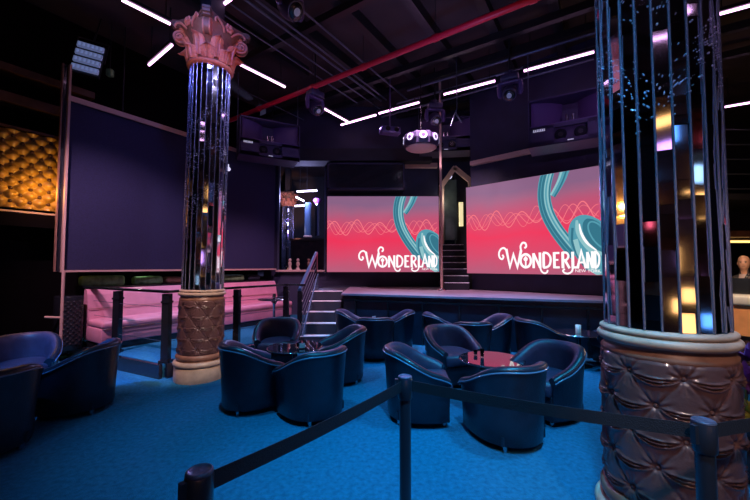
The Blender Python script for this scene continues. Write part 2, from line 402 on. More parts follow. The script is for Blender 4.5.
    def leaf(a,zz,hh,rb,W,curl):
        lf=MB(); rg=[]; ns=14
        for j in range(ns+1):
            s_=j/ns
            w=W*(.55+.45*math.sin(PI*min(1,s_*1.02)))*(1-.75*max(0,s_-.72)/.28)*(1+.22*abs(math.sin(s_*4.5*PI)))
            rr=rb+.02+.05*s_+curl*max(0,s_-.55)**2*5; z=zz+hh*s_-(.30*hh*max(0,s_-.82)/.18)
            row_=[]
            for q_ in (-1,-.7,-.35,-.12,0,.12,.35,.7,1):
                r2=rr+.022*(abs(q_)<.05)+.012*(.3<abs(q_)<.4)-.018*(abs(q_)>.9)
                aa=a+q_*w/rb; row_.append(Vector((r2*math.cos(aa),r2*math.sin(aa),z-.012*abs(q_))))
            rg.append(row_)
        lf.rings(rg,0,False,False,None,False)
        dv=Vector((math.cos(a),math.sin(a),0))*.012
        lf.rings([[p-dv for p in r][::-1] for r in rg],0,False,False,None,False)
        lf.build('acanthus_leaf','capital',capo)
    for k in range(8): leaf(2*PI*(k+.0)/8,4.565,.20,.285,.088,.07)
    for k in range(8): leaf(2*PI*(k+.5)/8,4.60,.33,.285,.072,.12)
    for k in range(4):
        a=k*PI/2
        vo=MB()
        for side in (-1,1):
            pts=[];rr=[]
            for j in range(56):
                s_=j/55; th=s_*2*PI*2.6; R_=.100*(1-s_)**.85+.008
                pts.append(Vector((-R_*math.cos(th-PI*.55),side*.04,-R_*math.sin(th-PI*.55)))); rr.append(.0165*(1-.45*s_))
            vo.tube(pts,rr,8)
            vo.tube([(-.02,side*.04,.10),(-.12,side*.05,.075),(-.18,side*.07,.0),(-.20,side*.09,-.1)],[.018,.02,.018,.012],8)
        vo.sphere((0,0,0),.022,0,10,8,(1,2.6,1)); vo.tube([(0,-.032,0),(0,.032,0)],.10,20,1)
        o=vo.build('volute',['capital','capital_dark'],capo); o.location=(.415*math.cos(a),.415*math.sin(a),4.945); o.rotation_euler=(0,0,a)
        a+=PI/4; ro=MB()
        for q in range(6):
            b=2*PI*q/6; ro.sphere((.0,.045*math.cos(b),.045*math.sin(b)),.026,0,8,6,(.7,1,1))
        ro.sphere((.02,0,0),.024,0,8,6)
        for sg in (-1,1):
            ro.tube([(-.03,sg*.06,-.08),(.0,sg*.10,-.03),(.0,sg*.16,.02),(.02,sg*.22,.03),(.03,sg*.26,-.01),(.02,sg*.24,-.04)],[.012,.016,.018,.018,.014,.01],8)
        o=ro.build('rosette','capital',capo); o.location=(.385*math.cos(a),.385*math.sin(a),5.05); o.rotation_euler=(0,0,a)
    m=MB(); m.box((0,0,(5.17+CH)/2),(.24,.24,CH-5.17),rz=PI/4); m.build('pier','black_wall',root)
    return root
c1=make_column(COLX,COLY,'mirror-clad column with carved capital and tufted base beside pink banquette',math.atan2(-COLY,-COLX)+math.radians(-9))
c1.rotation_euler=(Matrix.Rotation(math.radians(.75),3,'Y')@Matrix.Rotation(c1.rotation_euler.z,3,'Z')).to_euler()
c2=dup(c1,(1.62,1.985,0),math.radians(20),'largest mirror-clad column in the right foreground with brown tufted drum')
c3=dup(c1,(-4.25,17.0,0),math.radians(40),'distant small mirrored column seen through the back left opening')
for c_ in (c2,c3): c_.rotation_euler=(0,0,c_.rotation_euler.z)
# ================================================================ LEFT PANEL
def frame_u(origin): return Matrix.Translation(origin)@Matrix.Rotation(RU,4,'Z')
root=thing('wall_panel','large violet fabric panel with tan frame hanging over the pink banquette','panel',WO,RU)
t0,t1=-.52,4.12; zb,zt=1.53,4.52
m=MB(); m.box(((t0+t1)/2,.03,(zb+zt)/2),(t1-t0,.05,zt-zb)); m.build('fabric','panel',root)
m=MB(); m.box(((t0+t1)/2,-.01,zt+.035),(t1-t0+.08,.12,.07)); m.box(((t0+t1)/2,-.055,zt-.01),(t1-t0+.08,.03,.02)); o=m.build('top_rail','tan_trim',root)
m=MB(); m.box(((t0+t1)/2,0,zb-.02),(t1-t0+.08,.1,.035)); m.build('bottom_rail','tan_trim',root)
m=MB(); m.box((t0-.02,-.01,(zb+zt)/2+.3),(.032,.1,zt-zb+.65)); m.build('side_rail','tan_trim',root)
m=MB(); m.box((t0-.11,.02,(zb+zt)/2+.3),(.018,.06,zt-zb+.65)); m.build('side_rail','bronze',root)
m=MB(); m.box((t0-.07,.03,(zb+zt)/2+.3),(.06,.03,zt-zb+.65)); m.build('side_filler','gloss_black',root)
m=MB(); 
for t in (.3,2.3,4.0): m.tube([(t,.03,zt),(t,.03,CH)],.012,6)
m.build('hanging_rod','black_metal',root)
# small corner lamp pod near the panel top
m=MB(); m.sphere((0,0,0),.05); m.tube([(0,0,.03),(0,0,.12)],.012,6); o=m.build('camera_dome','lamp_white'); p=at_y(230,157,8.2); o.location=p; tag(o,'small pale dome just right of the left column, on the violet panel','camera')
o.location=WO+UD*2.55-VD*.1+Vector((0,0,4.0))
# slim pole left below panel
m=MB(); p=WO+UD*(-.60)-VD*.32
m.tube([(p.x,p.y,.19),(p.x,p.y,1.53)],.022,8)
m.tube([(p.x,p.y,.75),(p.x-.32,p.y+.05,.75)],.02,8); o=m.build('support_pole','tan_trim'); tag(o,'slim tan pole with short side bar under the panel corner','pole')
# dark cabinet left of sofa
p=WO+UD*(-.46)-VD*.12
root=thing('cabinet','low black cabinet with dotted grille left of the pink banquette','cabinet',(p.x,p.y,.19),RU)
m=MB(); m.rbox((0,0,.45),(.30,.4,.9),.015); m.build('body','gloss_black',root)
m=MB()
m.rings([[Vector((-.12+.24*i/36,-.203-.012*max(0,math.sin(i/36*6*PI)*math.sin(j/84*18*PI)),.08+.74*j/84)) for i in range(37)] for j in range(85)],0,True,False,None,False)
m.build('grille','black_metal',root)
# ledge + things on it
m=MB(); mx=frame_u(WO); m.box((1.88,.33,.69),(4.1,.5,1.0),mx=mx); m.box((1.88,.33,1.20),(4.12,.56,.03),mx=mx); tag(m.build('ledge','gloss_black'),'black ledge running behind the pink banquette','ledge')
def cushion(name,t,w,h,label,mt,z=1.215,yo=.28,d=.22):
    p=WO+UD*t+VD*yo; mm=MB(); mm.rbox((0,0,h/2),(w,d,h),min(.05,h*.4)); o=mm.build(name,mt); o.location=(p.x,p.y,z); o.rotation_euler=(0,0,RU+random.uniform(-.1,.1)); tag(o,label,'cushion','cushions on the ledge'); return o
cushion('cushion',.15,.7,.20,'green patterned cushion at the left end of the ledge','green')
cushion('cushion',.95,.55,.17,'green cushion second from the left end of the ledge','green')
cushion('cushion',1.45,.35,.15,'brown cushion beside the green ones on the ledge','bronze')
cushion('cushion',2.9,.75,.16,'green cushion just right of the left column on the ledge','green')
cushion('cushion',3.6,.4,.15,'dark teal cushion at the right end of the ledge','step')
# ================================================================ BANQUETTE
root=thing('banquette','long pink upholstered banquette under the violet wall panel','sofa',(L0.x,L0.y,.19),RU)
ta,tb=-.24,3.98; W_=tb-ta; C_=(ta+tb)/2
m=MB(); m.box((C_,.42,.06),(W_-.04,.72,.12)); m.build('plinth','gloss_black',root)
m=MB(); m.rbox((C_,.40,.24),(W_,.74,.25),.02); m.build('seat_base','pink',root)
m=MB(); m.rbox((C_,.34,.42),(W_,.70,.13),.045); m.build('seat_cushion','pink',root)
m=MB(); 
prof=[(.62,.36),(.58,.46),(.66,.9),(.70,.985),(.76,1.0),(.81,.985),(.82,.36)]
m.rings([[Vector((t,y,z)) for y,z in prof] for t in (ta,ta+.02,tb-.02,tb)],0,False,True); m.build('backrest','pink',root)
m=MB()
m.tube([(ta,.598,.66),(tb,.598,.66)],.006,6); m.tube([(ta,-.012,.36),(tb,-.012,.36)],.006,6); m.build('seam_piping','bronze',root)
# ================================================================ RAILINGS
def rail_post(loc,h=1.02,par=None):
    m=MB(); m.box((0,0,h/2),(.10,.10,h)); m.box((0,0,.02),(.14,.14,.04)); m.box((0,0,h-.12),(.12,.12,.03)); 
    o=m.build('post','gloss_black',par); o.location=loc; return o
root=thing('guard_rail','black guard rail of the platform in front of the pink banquette','railing',(0,0,0))
P=[Vector((-4.22,5.78,.19)),Vector((-3.07,5.2,.19)),Vector((-2.42,6.18,.19)),Vector((-1.80,7.13,.19)),Vector((-5.45,6.5,.19))]
for p in (P[0],P[1],P[2],P[3]): rail_post(p,1.0,root)
m=MB()
def bar(mb,a,b,w=.09,h=.035):
    d=b-a; c=(a+b)/2; mb.box((c.x,c.y,c.z),(d.length+.12,w,h),rz=math.atan2(d.y,d.x))
up=Vector((0,0,1.03))
bar(m,P[4]+up,P[0]+up); bar(m,P[0]+up,P[1]+up); bar(m,P[1]+up,P[2]+up-(P[2]-P[1])*.0); bar(m,P[2]+up,P[3]+up); bar(m,P[3]+up,Vector((-1.47,7.12,.19))+up)
m.build('handrail','gloss_black',root)
m=MB()
for z in (.3,.55,.8):
    for a,b in ((P[0],P[1]),(P[1],P[2]),(P[2],P[3]),(P[4],P[0])):
        m.tube([a+Vector((0,0,z)),b+Vector((0,0,z))],.004,5)
m.build('cable','rail_metal',root)
# small bistro table on the platform
p=Vector((-2.25,7.85,.19))
root=thing('side_table','small dark pedestal table in front of the pink banquette','table',p)
m=MB(); m.lathe([(.0,.66),(.34,.66),(.36,.672),(.34,.685),(.0,.685)],32); m.build('tabletop','gloss_black',root)
m=MB(); m.lathe([(.2,0),(.2,.015),(.04,.04),(.028,.3),(.03,.55),(.09,.65),(.0,.66)],20); m.build('pedestal','chrome',root)
m=MB(); m.lathe([(.03,0),(.04,.03),(.035,.1),(.02,.11)],12); o=m.build('candle_holder','gloss_black'); o.location=p+Vector((0,0,.685)); tag(o,'small dark candle holder on the pedestal table by the banquette','candle holder')
# stairs left of the stage
root=thing('stair_flight','short flight of steps with pale nosings left of the stage','stairs',(-1.12,7.0,0))
for n in range(5):
    m=MB(); z=.2*(n+1); m.box((0,.3*n+.15+(.0 if n<4 else .825),z/2),(.72,.3 if n<4 else 1.95,z)); st=m.build('step','step',root)
    m=MB(); m.box((0,.3*n+.0+.06,z+.008),(.72,.14,.016)); m.build('nosing','step_edge',st)
root=thing('stair_railing','black sloping railing with thin bars on the left of the steps','railing',(-1.5,7.0,0))
m=MB(); m.box((0,.05,.55),(.09,.09,1.1)); m.build('newel_post','gloss_black',root)
m=MB(); m.tube([(0,0,1.12),(0,1.9,1.93)],.045,8); m.build('handrail','blue_rail',root)
for k in range(6):
    m=MB(); h=.2+.14*k; m.tube([(0,.05,h),(0,1.9,h+.81)],.009,6); m.build('bar','rail_metal',root)
m=MB(); m.box((0,1.88,1.3),(.07,.07,1.3)); m.build('newel_post','gloss_black',root)
m=MB(); m.box((.03,.95,.5),(.03,2.0,.3),mx=Matrix.Rotation(0,4,'X')); 
m=MB(); m.add([(0.05,0,0),(0.05,0,.28),(0.05,1.8,1.40),(0.05,1.8,.9),(.08,0,0),(.08,0,.28),(.08,1.8,1.40),(.08,1.8,.9)],[(0,1,2,3),(7,6,5,4),(0,4,5,1),(1,5,6,2),(2,6,7,3),(3,7,4,0)]); m.build('stringer','piping',root)
# ================================================================ STAGE
SA=Vector((-.74,7.7,0)); SB=Vector((3.87,6.07,0)); sd=(SB-SA).normalized(); SC=SA+sd*5.7
root=thing('stage','low stage with pale top and dark front below the two screens','stage',(0,0,0))
poly=[(SA.x,SA.y),(SC.x,SC.y)]
e=S0+SN*.2+SD*3.3; f=S0+SN*.2
poly+=[(e.x,e.y),(f.x,f.y),(2.3,9.2),(1.8,10.2),(SA.x,10.2)]
m=MB(); m.prism(poly,.96,1.0); m.build('stage_floor','stage_top',root)
ins=[(x+(0.05 if i in(0,6) else 0),y+(.05 if i<2 else 0)) for i,(x,y) in enumerate(poly)]
m=MB(); m.prism(ins,0,.96); m.build('stage_body','stage_front',root)
m=MB(); rz=math.atan2(sd.y,sd.x); c=(SA+SC)/2
for k in range(9):
    p=SA+sd*(.35+.73*k); m.box((p.x,p.y+.04,.45),(.03,.05,.9),rz=rz)
m.box((c.x,c.y+.03,.86),((SC-SA).length-.02,.04,.04),rz=rz)
m.build('fascia_battens','gloss_black',root)
# pole on stage
p=Vector((1.66,8.75,1.0))
root=thing('dance_pole','slim brass pole rising from the stage to the ceiling','pole',p)
m=MB(); m.tube([(0,0,0),(0,0,CH-1.0)],.030,14); m.build('pole','tan_trim',root)
m=MB(); m.lathe([(.12,0),(.12,.015),(.045,.03),(.04,.06)],20); m.build('base_flange','chrome',root)
# ================================================================ SCREENS
def stroke(mb,pts,w,z,mi=0,tf=None,closed=False,taper=None):
    P=[Vector((a,b)) for a,b in pts]; n=len(P); Lf=[];Rt=[]
    for i in range(n):
        if closed: a=P[(i-1)%n]; b=P[(i+1)%n]
        else: a=P[max(0,i-1)]; b=P[min(n-1,i+1)]
        d0=(P[i]-a) if (P[i]-a).length>0 else (b-P[i]); d1=(b-P[i]) if (b-P[i]).length>0 else d0
        d0=d0.normalized(); d1=d1.normalized(); nn=Vector((-(d0+d1).y,(d0+d1).x))
        if nn.length<.1: nn=Vector((-d1.y,d1.x))
        nn=nn.normalized(); k=1/max(.45,abs(nn.dot(Vector((-d1.y,d1.x)))))
        ww=w*(taper[i] if taper else 1)/2*k
        Lf.append(P[i]+nn*ww); Rt.append(P[i]-nn*ww)
    vs=[tf(p,z) for p in Lf]+[tf(p,z) for p in Rt]; fs=[]
    for i in range(n if closed else n-1):
        j=(i+1)%n; fs.append((i,j,j+n,i+n))
    mb.add(vs,fs,mi)
def smooth(pts,n=6):
    out=[]; P=[Vector((a,b)) for a,b in pts]
    for i in range(len(P)-1):
        p0=P[max(0,i-1)];p1=P[i];p2=P[i+1];p3=P[min(len(P)-1,i+2)]
        for k in range(n):
            t=k/n; out.append(tuple(.5*((2*p1)+(-p0+p2)*t+(2*p0-5*p1+4*p2-p3)*t*t+(-p0+3*p1-3*p2+p3)*t**3)))
    out.append(tuple(P[-1])); return out
def circ(cx,cy,rx,ry,n=28,a0=0,a1=2*PI,rot=0):
    o=[]
    for k in range(n+1):
        a=a0+(a1-a0)*k/n; x=rx*math.cos(a); y=ry*math.sin(a); o.append((cx+x*math.cos(rot)-y*math.sin(rot),cy+x*math.sin(rot)+y*math.cos(rot)))
    return o
def make_screen(label,loc,rz,W,H):
    root=thing('led_screen',label,'screen',loc,rz)
    # local: x across 0..W, z up 0..H, front towards -y
    m=MB(); m.box((W/2,.06,H/2),(W+.03,.10,H+.03)); m.build('housing','black_metal',root)
    m=MB(); m.add([(0,0,0),(W,0,0),(W,0,H),(0,0,H),(0,.02,0),(W,.02,0),(W,.02,H),(0,.02,H)],[(0,1,2,3),(7,6,5,4),(0,4,5,1),(2,6,7,3),(1,5,6,2),(0,3,7,4)]); m.build('picture','screen',root)
    XL,XR,YT,YB_=-59,458,71,415
    def tf(p,z):
        x=min(max((p[0]-XL)/(XR-XL),0.002),.998)*W; y=min(max((YB_-p[1])/(YB_-YT),.002),.998)*H
        return Vector((x,-z,y))
    # sound waves
    m=MB()
    for ph,am,fr,wd in ((0,36,.059,3.6),(1.4,32,.060,2.4),(.6,24,.057,1.6),(2.6,38,.061,1.8)):
        pts=[]
        for k in range(181):
            x=-59+508*k/180; env=.78+.22*math.sin(x*.018+ph+.5)
            pts.append((x,214+am*env*math.sin(x*fr+ph)))
        stroke(m,pts,wd,.003,0,tf)
    m.build('sound_wave_graphic','wave',root)
    # headphones
    m=MB()
    band=smooth([(292,60),(278,110),(276,160),(288,210),(314,260),(350,310),(380,345)])
    def off(pts,o): 
        r=[]
        for i,p in enumerate(pts):
            a=pts[max(0,i-1)]; b=pts[min(len(pts)-1,i+1)]; d=Vector((b[0]-a[0],b[1]-a[1])).normalized(); r.append((p[0]-d.y*o,p[1]+d.x*o))
        return r
    stroke(m,off(band,5),48,.004,0,tf); stroke(m,off(band,22),8,.0042,2,tf); stroke(m,off(band,11),9,.005,2,tf); stroke(m,off(band,-8),6,.005,1,tf); stroke(m,off(band,-14),4,.005,2,tf); stroke(m,off(band,3),4,.005,1,tf)
    b2=smooth([(347,60),(334,95),(318,125),(302,150)])
    stroke(m,b2,34,.0045,0,tf,taper=[1-.5*i/(len(b2)-1) for i in range(len(b2))]); stroke(m,off(b2,9),7,.0055,1,tf); stroke(m,off(b2,-6),6,.0055,2,tf)
    # ear cup
    def fill(pts,z,mi):
        c=Vector((sum(p[0] for p in pts)/len(pts),sum(p[1] for p in pts)/len(pts))); n=len(pts)
        m.add([tf(c,z)]+[tf(p,z) for p in pts],[(0,(k+1)%n+1,k+1) for k in range(n)],mi)
    fill(circ(428,318,104,66,40,rot=1.05)[:-1],.006,0)
    fill(circ(446,296,70,36,40,rot=1.0)[:-1],.0065,2)
    stroke(m,circ(440,304,80,46,36,rot=1.02),7,.0068,0,tf); stroke(m,circ(448,290,50,22,36,rot=1.0),5,.0067,0,tf)
    stroke(m,smooth([(380,238),(384,275),(404,312),(430,340),(470,352)]),20,.0071,1,tf,taper=[.35+.65*math.sin(PI*i/24) for i in range(25)])
    stroke(m,smooth([(388,250),(394,282),(412,314),(440,338)]),9,.0073,3,tf,taper=[.3+.7*math.sin(PI*i/18) for i in range(19)])
    stroke(m,smooth([(366,262),(364,310),(384,360),(410,400)]),8,.0069,2,tf); stroke(m,smooth([(374,300),(388,350),(418,392),(449,412)]),16,.007,1,tf)
    m.build('headphones_graphic',['teal','teal_l','teal_d','white_txt'],root)
    # lettering
    m=MB(); w=7.5; z=.010; T=lambda pts,ww=w: stroke(m,pts,ww*1.18,z,0,tf)
    T(smooth([(120,328),(110,320),(97,324),(89,338),(91,354),(101,361),(108,353),(103,345)]),6)
    T([(120,324),(134,390),(149,345),(164,390),(180,330)],9)
    T(smooth([(180,332),(178,316),(186,304),(197,306),(200,317),(193,323)]),6)
    T(circ(197,368,20,23,28),7.5); T([(197,352),(197,386)],5); T(circ(197,362,6,5,14),4)
    T([(227,394),(227,342)],8); T([(227,342),(251,392)],7); T([(251,394),(251,340)],8)
    T(smooth([(251,392),(256,405),(266,411),(275,408),(278,400)]),5)
    T([(264,342),(264,392)],8); T(smooth([(262,341),(277,343),(287,354),(289,368),(284,384),(273,391),(262,392)]),6.5)
    T([(302,340),(302,394)],8); T([(302,343),(320,343)],6); T([(302,366),(316,366)],5); T([(302,391),(320,391)],6)
    T([(331,340),(331,394)],8); T(smooth([(329,342),(344,343),(350,354),(343,366),(331,367)]),6); T([(338,367),(353,394)],7)
    T([(364,340),(364,394)],8); T(smooth([(364,390),(360,404),(348,411),(336,409),(331,402),(337,396)]),5); T([(364,391),(380,391)],6)
    T([(379,394),(392,338),(405,394)],7.5); T([(384,375),(400,375)],5)
    T([(411,394),(411,342)],7); T([(411,342),(426,392)],6.5); T([(426,394),(426,340)],7)
    T([(434,342),(434,392)],7); T(smooth([(432,341),(440,344),(446,355),(446.5,368),(444,382),(438,391),(432,392)]),5.5)
    m.build('lettering','white_txt',root)
    fc=bpy.data.curves.new('cap','FONT'); fc.body='NEW YORK'; fc.size=.085; fc.align_x='RIGHT'; fo=bpy.data.objects.new('cap',fc)
    col.objects.link(fo); bpy.context.view_layer.update(); me=bpy.data.meshes.new_from_object(fo.evaluated_get(bpy.context.evaluated_depsgraph_get())); bpy.data.objects.remove(fo)
    me.materials.clear(); me.materials.append(M['white_txt'])
    o=bpy.data.objects.new('small_lettering',me); col.objects.link(o); o.parent=root; o.location=(W*.985,-.012,H*.025); o.rotation_euler=(PI/2,0,0)
    return root
make_screen('pink video screen left of the stage pole with white lettering',(-1.37,9.98,1.43),0,3.2,2.17)
make_screen('pink video screen right of the stage stairs, partly behind the big column',(S0.x,S0.y,1.42),math.atan2(SD.y,SD.x),(S1-S0).length,2.17)
# dark box above left screen
root=thing('projection_housing','wide black recessed box above the left screen','box',(-.12,9.65,3.75))
a=at_y(328,190,9.65); b=at_y(404,163,9.65)
root.location=((a.x+b.x)/2,9.65,a.z); w=b.x-a.x; h=b.z-a.z
m=MB(); m.box((0,.25,h/2),(w,.5,h)); m.build('body','gloss_black',root)
m=MB()
for c,d in (((0,0,.03),(w+.06,.06,.06)),((0,0,h-.02),(w+.06,.06,.04)),((-w/2,0,h/2),(.05,.06,h)),((w/2,0,h/2),(.05,.06,h))): m.box(c,d)
m.build('frame','navy_wall',root)
# pale ledge trims
def trimbox(px0,py0,px1,py1,Y0,Y1,hh,name,mt='tan_trim'):
    a=at_y(px0,py0,Y0); b=at_y(px1,py1,Y1); z=(a.z+b.z)/2; m=MB(); d=b-a; c=(a+b)/2
    m.box((c.x,c.y,z),(Vector((d.x,d.y)).length,.14,hh),rz=math.atan2(d.y,d.x)); struct(m,name,mt)
trimbox(289,163,323,162,10.15,10.15,.12,'trim_4'); trimbox(404,166.5,437,165,10.1,10.1,.13,'trim_5')
a=S0+SN*.15+SD*.1; 
m=MB(); c=S0+SN*.14+SD*.95; m.box((c.x,c.y,4.22),(1.75,.14,.10),rz=math.atan2(SD.y,SD.x)); struct(m,'trim_6','tan_trim')
m=MB(); m.box((ox1+.02,YB-.02,3.0),(.05,.06,3.2)); m.box((ox0-.0,YB-.02,3.0),(.05,.06,3.2)); struct(m,'trim_7','rail_metal')
m=MB(); m.box(((ox0+ox1)/2,YB-.03,1.46),(1.4,.3,.05)); struct(m,'trim_8','tan_trim')
# mezzanine fascia
m=MB(); m.box((-.6,9.95,4.72),(4.4,.55,.35)); struct(m,'trim_9','black_wall')
# ================================================================ DOORWAY + STAIRS between the screens
root=thing('doorway_stair','narrow stair with pale nosings rising between the two screens','stairs',(2.06,8.85,1.0),math.radians(-8))
for n in range(7):
    m=MB(); z=.172*(n+1); m.box((.0,.2*n+.1,z/2),(.62,.2,z)); st=m.build('step','step_dark',root)
    m=MB(); m.box((.0,.2*n+.03,z+.006),(.62,.06,.02)); m.build('nosing','step_edge',st)
DY=10.4
def dp(px,py,Y=DY): return at_y(px,py,Y)
root=thing('door_frame','pointed-arch pale door frame at the top of the narrow stair','door frame',(0,0,0))
pk=dp(454.5,168); l1=dp(441.5,186); r1=dp(470.5,181); l0=dp(441.5,243); r0=dp(470.5,241)
pk=Vector((pk.x,DY,pk.z)); 
m=MB()
def sq(mb,a,b,w,d):
    a=Vector(a);b=Vector(b); v=(b-a); ln=v.length; mx=Matrix.Translation((a+b)/2)@v.to_track_quat('Z','Y').to_matrix().to_4x4()
    mb.box((0,0,0),(w,d,ln+w*.5),mx=mx)
sq(m,l0,l1,.09,.14);sq(m,l1,pk,.09,.14);sq(m,pk,r1,.09,.14);sq(m,r1,r0,.09,.14); m.build('frame','tan_trim',root)
m=MB(); q=[dp(443,240,DY+.3),dp(457,240,DY+.3),dp(457,180,DY+.3),dp(443,180,DY+.3)]
m.box(((q[0].x+q[1].x)/2,DY+.3,(q[0].z+q[2].z)/2),(q[1].x-q[0].x,.06,q[2].z-q[0].z)); d=m.build('door','door_dark',root)
q=[dp(464.5,226,11.1),dp(461,202,11.1)]
m=MB(); m.box((dp(461.5,210,11.1).x,11.16,(q[0].z+q[1].z)/2),(.13,.03,q[1].z-q[0].z)); m.build('lit_pane','door_light',root)
m=MB(); c=dp(449,176,10.9); m.sphere(c,.10,0,12,8); o=m.build('stair_lamp','lamp_white'); tag(o,'glowing lamp above the door at the top of the narrow stair','lamp')
m=MB(); m.tube([Vector(c)+Vector((0,0,.08)),Vector(c)+Vector((0,0,.35))],.015,6); mm=m.build('stem','black_metal',o); 
# ================================================================ CLUB CHAIRS
def chair_path():
    pts=[]; r=.345; f=.30
    for k in range(7): pts.append((r-.055*(1-k/7)**2.5,f-(f+.02)*k/7))
    for k in range(21):
        a=-PI*k/20; pts.append((r*math.cos(a),-.02+r*math.sin(a)*1.0))
    for k in range(1,8): pts.append((-r+.055*(k/7)**2.5,-.02+(f+.02)*k/7))
    return pts
def rimh(y):
    t=max(0,min(1,(.24-y)/.56)); t=t*t*(3-2*t); return .535+.205*t-.05*max(0,(y-.16)/.14)**2
def make_chair(label):
    root=thing('club_chair',label,'chair',(0,0,0),0,'navy tub chairs around the low tables')
    P=chair_path(); n=len(P); sh=MB(); inn=MB(); rings=[]; pip=[]; pipi=[]
    for i,(x,y) in enumerate(P):
        a=Vector(P[max(0,i-1)]); b=Vector(P[min(n-1,i+1)]); d=(b-a).normalized(); nn=Vector((-d.y,d.x))
        if nn.dot(Vector((x,y+.0)))<0: nn=-nn
        h=rimh(y); p=Vector((x,y)); e=.0
        def q(o,z): v=p+nn*o; return Vector((v.x,v.y,z))
        # outer shell
        ring=[q(-.045,.05),q(-.022,.06),q(-.012,.25),q(.0,.45),q(.018,h-.07),q(.028,h-.035),q(.022,h-.012),q(.0,h),q(-.03,h+.004),q(-.06,h-.01),q(-.082,h-.04),q(-.088,h-.1),q(-.09,.36),q(-.08,.06)]
        rings.append(ring); pip.append(q(.029,h-.042)); pipi.append(q(-.082,h-.036))
    sh.rings(rings,0,True,True)
    for f in range(len(sh.f)):
        pass
    # interior faces use the plum leather
    npf=len(rings[0]); cnt=0
    for i in range(n-1):
        for j in range(npf):
            if 8<=j<=12: sh.mi[cnt]=1
            cnt+=1
    sh.build('shell',['leather','leather_in'],root)
    m=MB(); m.tube(pip,.0085,6); m.build('piping','piping',root)
    # seat cushion D shape
    def dsh(ins,z): 
        o=[]; rr=.345-.088-ins
        for k in range(5): o.append(Vector((rr,.33-ins-(.35-ins)*k/5,z)))
        for k in range(17): a=-PI*k/16; o.append(Vector((rr*math.cos(a),-.02+rr*math.sin(a),z)))
        for k in range(1,6): o.append(Vector((-rr,-.02+(.35-ins)*k/5,z)))
        return o
    m=MB(); m.rings([dsh(.01,.30),dsh(0,.32),dsh(0,.40),dsh(.012,.425),dsh(.04,.44),dsh(.1,.447)],0,True,True); m.build('seat_cushion','leather_in',root)
    m=MB(); m.rbox((0,.275,.175),(.53,.045,.25),.012); m.box((0,0,.1),(.5,.5,.08)); m.build('front_apron','leather',root)
    for sx,sy in ((-.22,.24),(.22,.24),(-.2,-.22),(.2,-.22)):
        m=MB(); m.lathe([(.016,0),(.022,.01),(.022,.04),(.03,.06)],12,(sx,sy,0)); m.build('foot','chrome',root)
    return root
proto=None
def face(az): return -math.radians(az)   # az: 0 faces away (+Y), 90 faces +X
CH_=[ # x,y,az,label
 (-1.40,4.10,56,'tub chair seen from behind at the left of the table by the left column'),
 (-.68,3.86,-48,'nearest tub chair of the table by the left column, back to us'),
 (-.50,4.98,-100,'tub chair on the right side of the table by the left column'),
 (-1.55,5.62,172,'far tub chair facing us, between the left column and the steps'),
 (.47,3.80,94,'tub chair left of the pink-reflecting table, behind the middle barrier post'),
 (1.22,3.36,-22,'front tub chair of the pink-reflecting table, back to us'),
 (1.88,3.88,-118,'tub chair at the right of the pink-reflecting table, inside showing'),
 (1.06,4.93,160,'far tub chair of the pink-reflecting table, facing us'),
 (-3.32,3.98,-106,'tub chair in the left foreground with a high blue lit back'),
 (-3.38,3.08,-58,'darkest tub chair cut off by the left edge, nearest to us'),
 (-4.30,4.32,140,'blue lit tub chair at the left edge behind the others'),
 (-.43,6.95,88,'tub chair at the left of the first table along the stage'),
 (.41,6.85,-88,'tub chair at the right of the first table along the stage'),
 (0.0,6.18,0,'tub chair with its back to us at the first table along the stage'),
 (1.24,6.5,85,'tub chair at the left of the middle table along the stage'),
 (2.07,6.28,-92,'tub chair at the right of the middle table along the stage'),
 (1.54,5.72,0,'tub chair with its back to us at the middle table along the stage'),
 (2.72,5.88,80,'tub chair left of the candle-lit table, left of the big column'),
 (3.90,5.62,-95,'tub chair at the right of the table nearest the big column, mostly hidden'),
 (3.55,4.95,30,'tub chair in front of the table nearest the big column, half hidden'),
]
for k,(x,y,az,lb) in enumerate(CH_):
    if k==0: proto=make_chair(lb); proto.location=(x,y,0); proto.rotation_euler=(0,0,face(az)); proto.scale=(.97,.97,1)
    else: dup(proto,(x,y,0),face(az),lb,(.92,.92,1) if 11<=k<=16 else None)
# ================================================================ TABLES
def make_table(label):
    root=thing('cocktail_table',label,'table',(0,0,0),0,'low round tables among the tub chairs')
    m=MB(); m.lathe([(.355,.500),(.365,.505),(.365,.517),(.355,.522)],48); m.build('tabletop','glass_top',root)
    m=MB(); m.lathe([(.366,.503),(.371,.506),(.371,.516),(.366,.519)],48,cap=False); m.build('metal_rim','chrome',root)
    m=MB(); m.lathe([(.21,0),(.21,.015),(.05,.035),(.035,.08),(.035,.44),(.09,.50)],24); m.build('pedestal','gloss_black',root)
    return root
TB=[(-1.08,4.78,'round glossy table between the four tub chairs by the left column',1),(1.36,4.14,'round glossy table reflecting the pink screen',1),(-.01,6.9,'round table between tub chairs, first along the stage from the left',.4),(1.655,6.40,'round table between tub chairs, middle one along the stage',.4),(3.30,5.74,'round table with white candle near the big column',.95)]
t0_=None; tabs=[]
for k,(x,y,lb,s) in enumerate(TB):
    if k==0: t0_=make_table(lb); t=t0_; t.location=(x,y,0)
    else: t=dup(t0_,(x,y,0),0,lb,(s,s,1))
    tabs.append(t)
def tumbler(x,y,z,label,h=.09,r=.032):
    m=MB(); m.lathe([(r*.8,0),(r,h),(r-.004,h),(r*.75,.01),(.001,.01)],18,cap=False); m.lathe([(.001,0),(r*.8,0)],18,cap=False); o=m.build('drinking_glass','glass'); o.location=(x,y,z); tag(o,label,'glass'); return o
tumbler(-1.02,4.70,.522,'clear glass on the table by the left column',.06,.025); tumbler(1.27,4.20,.522,'clear tall glass at the middle of the pink-reflecting table',.095,.024)
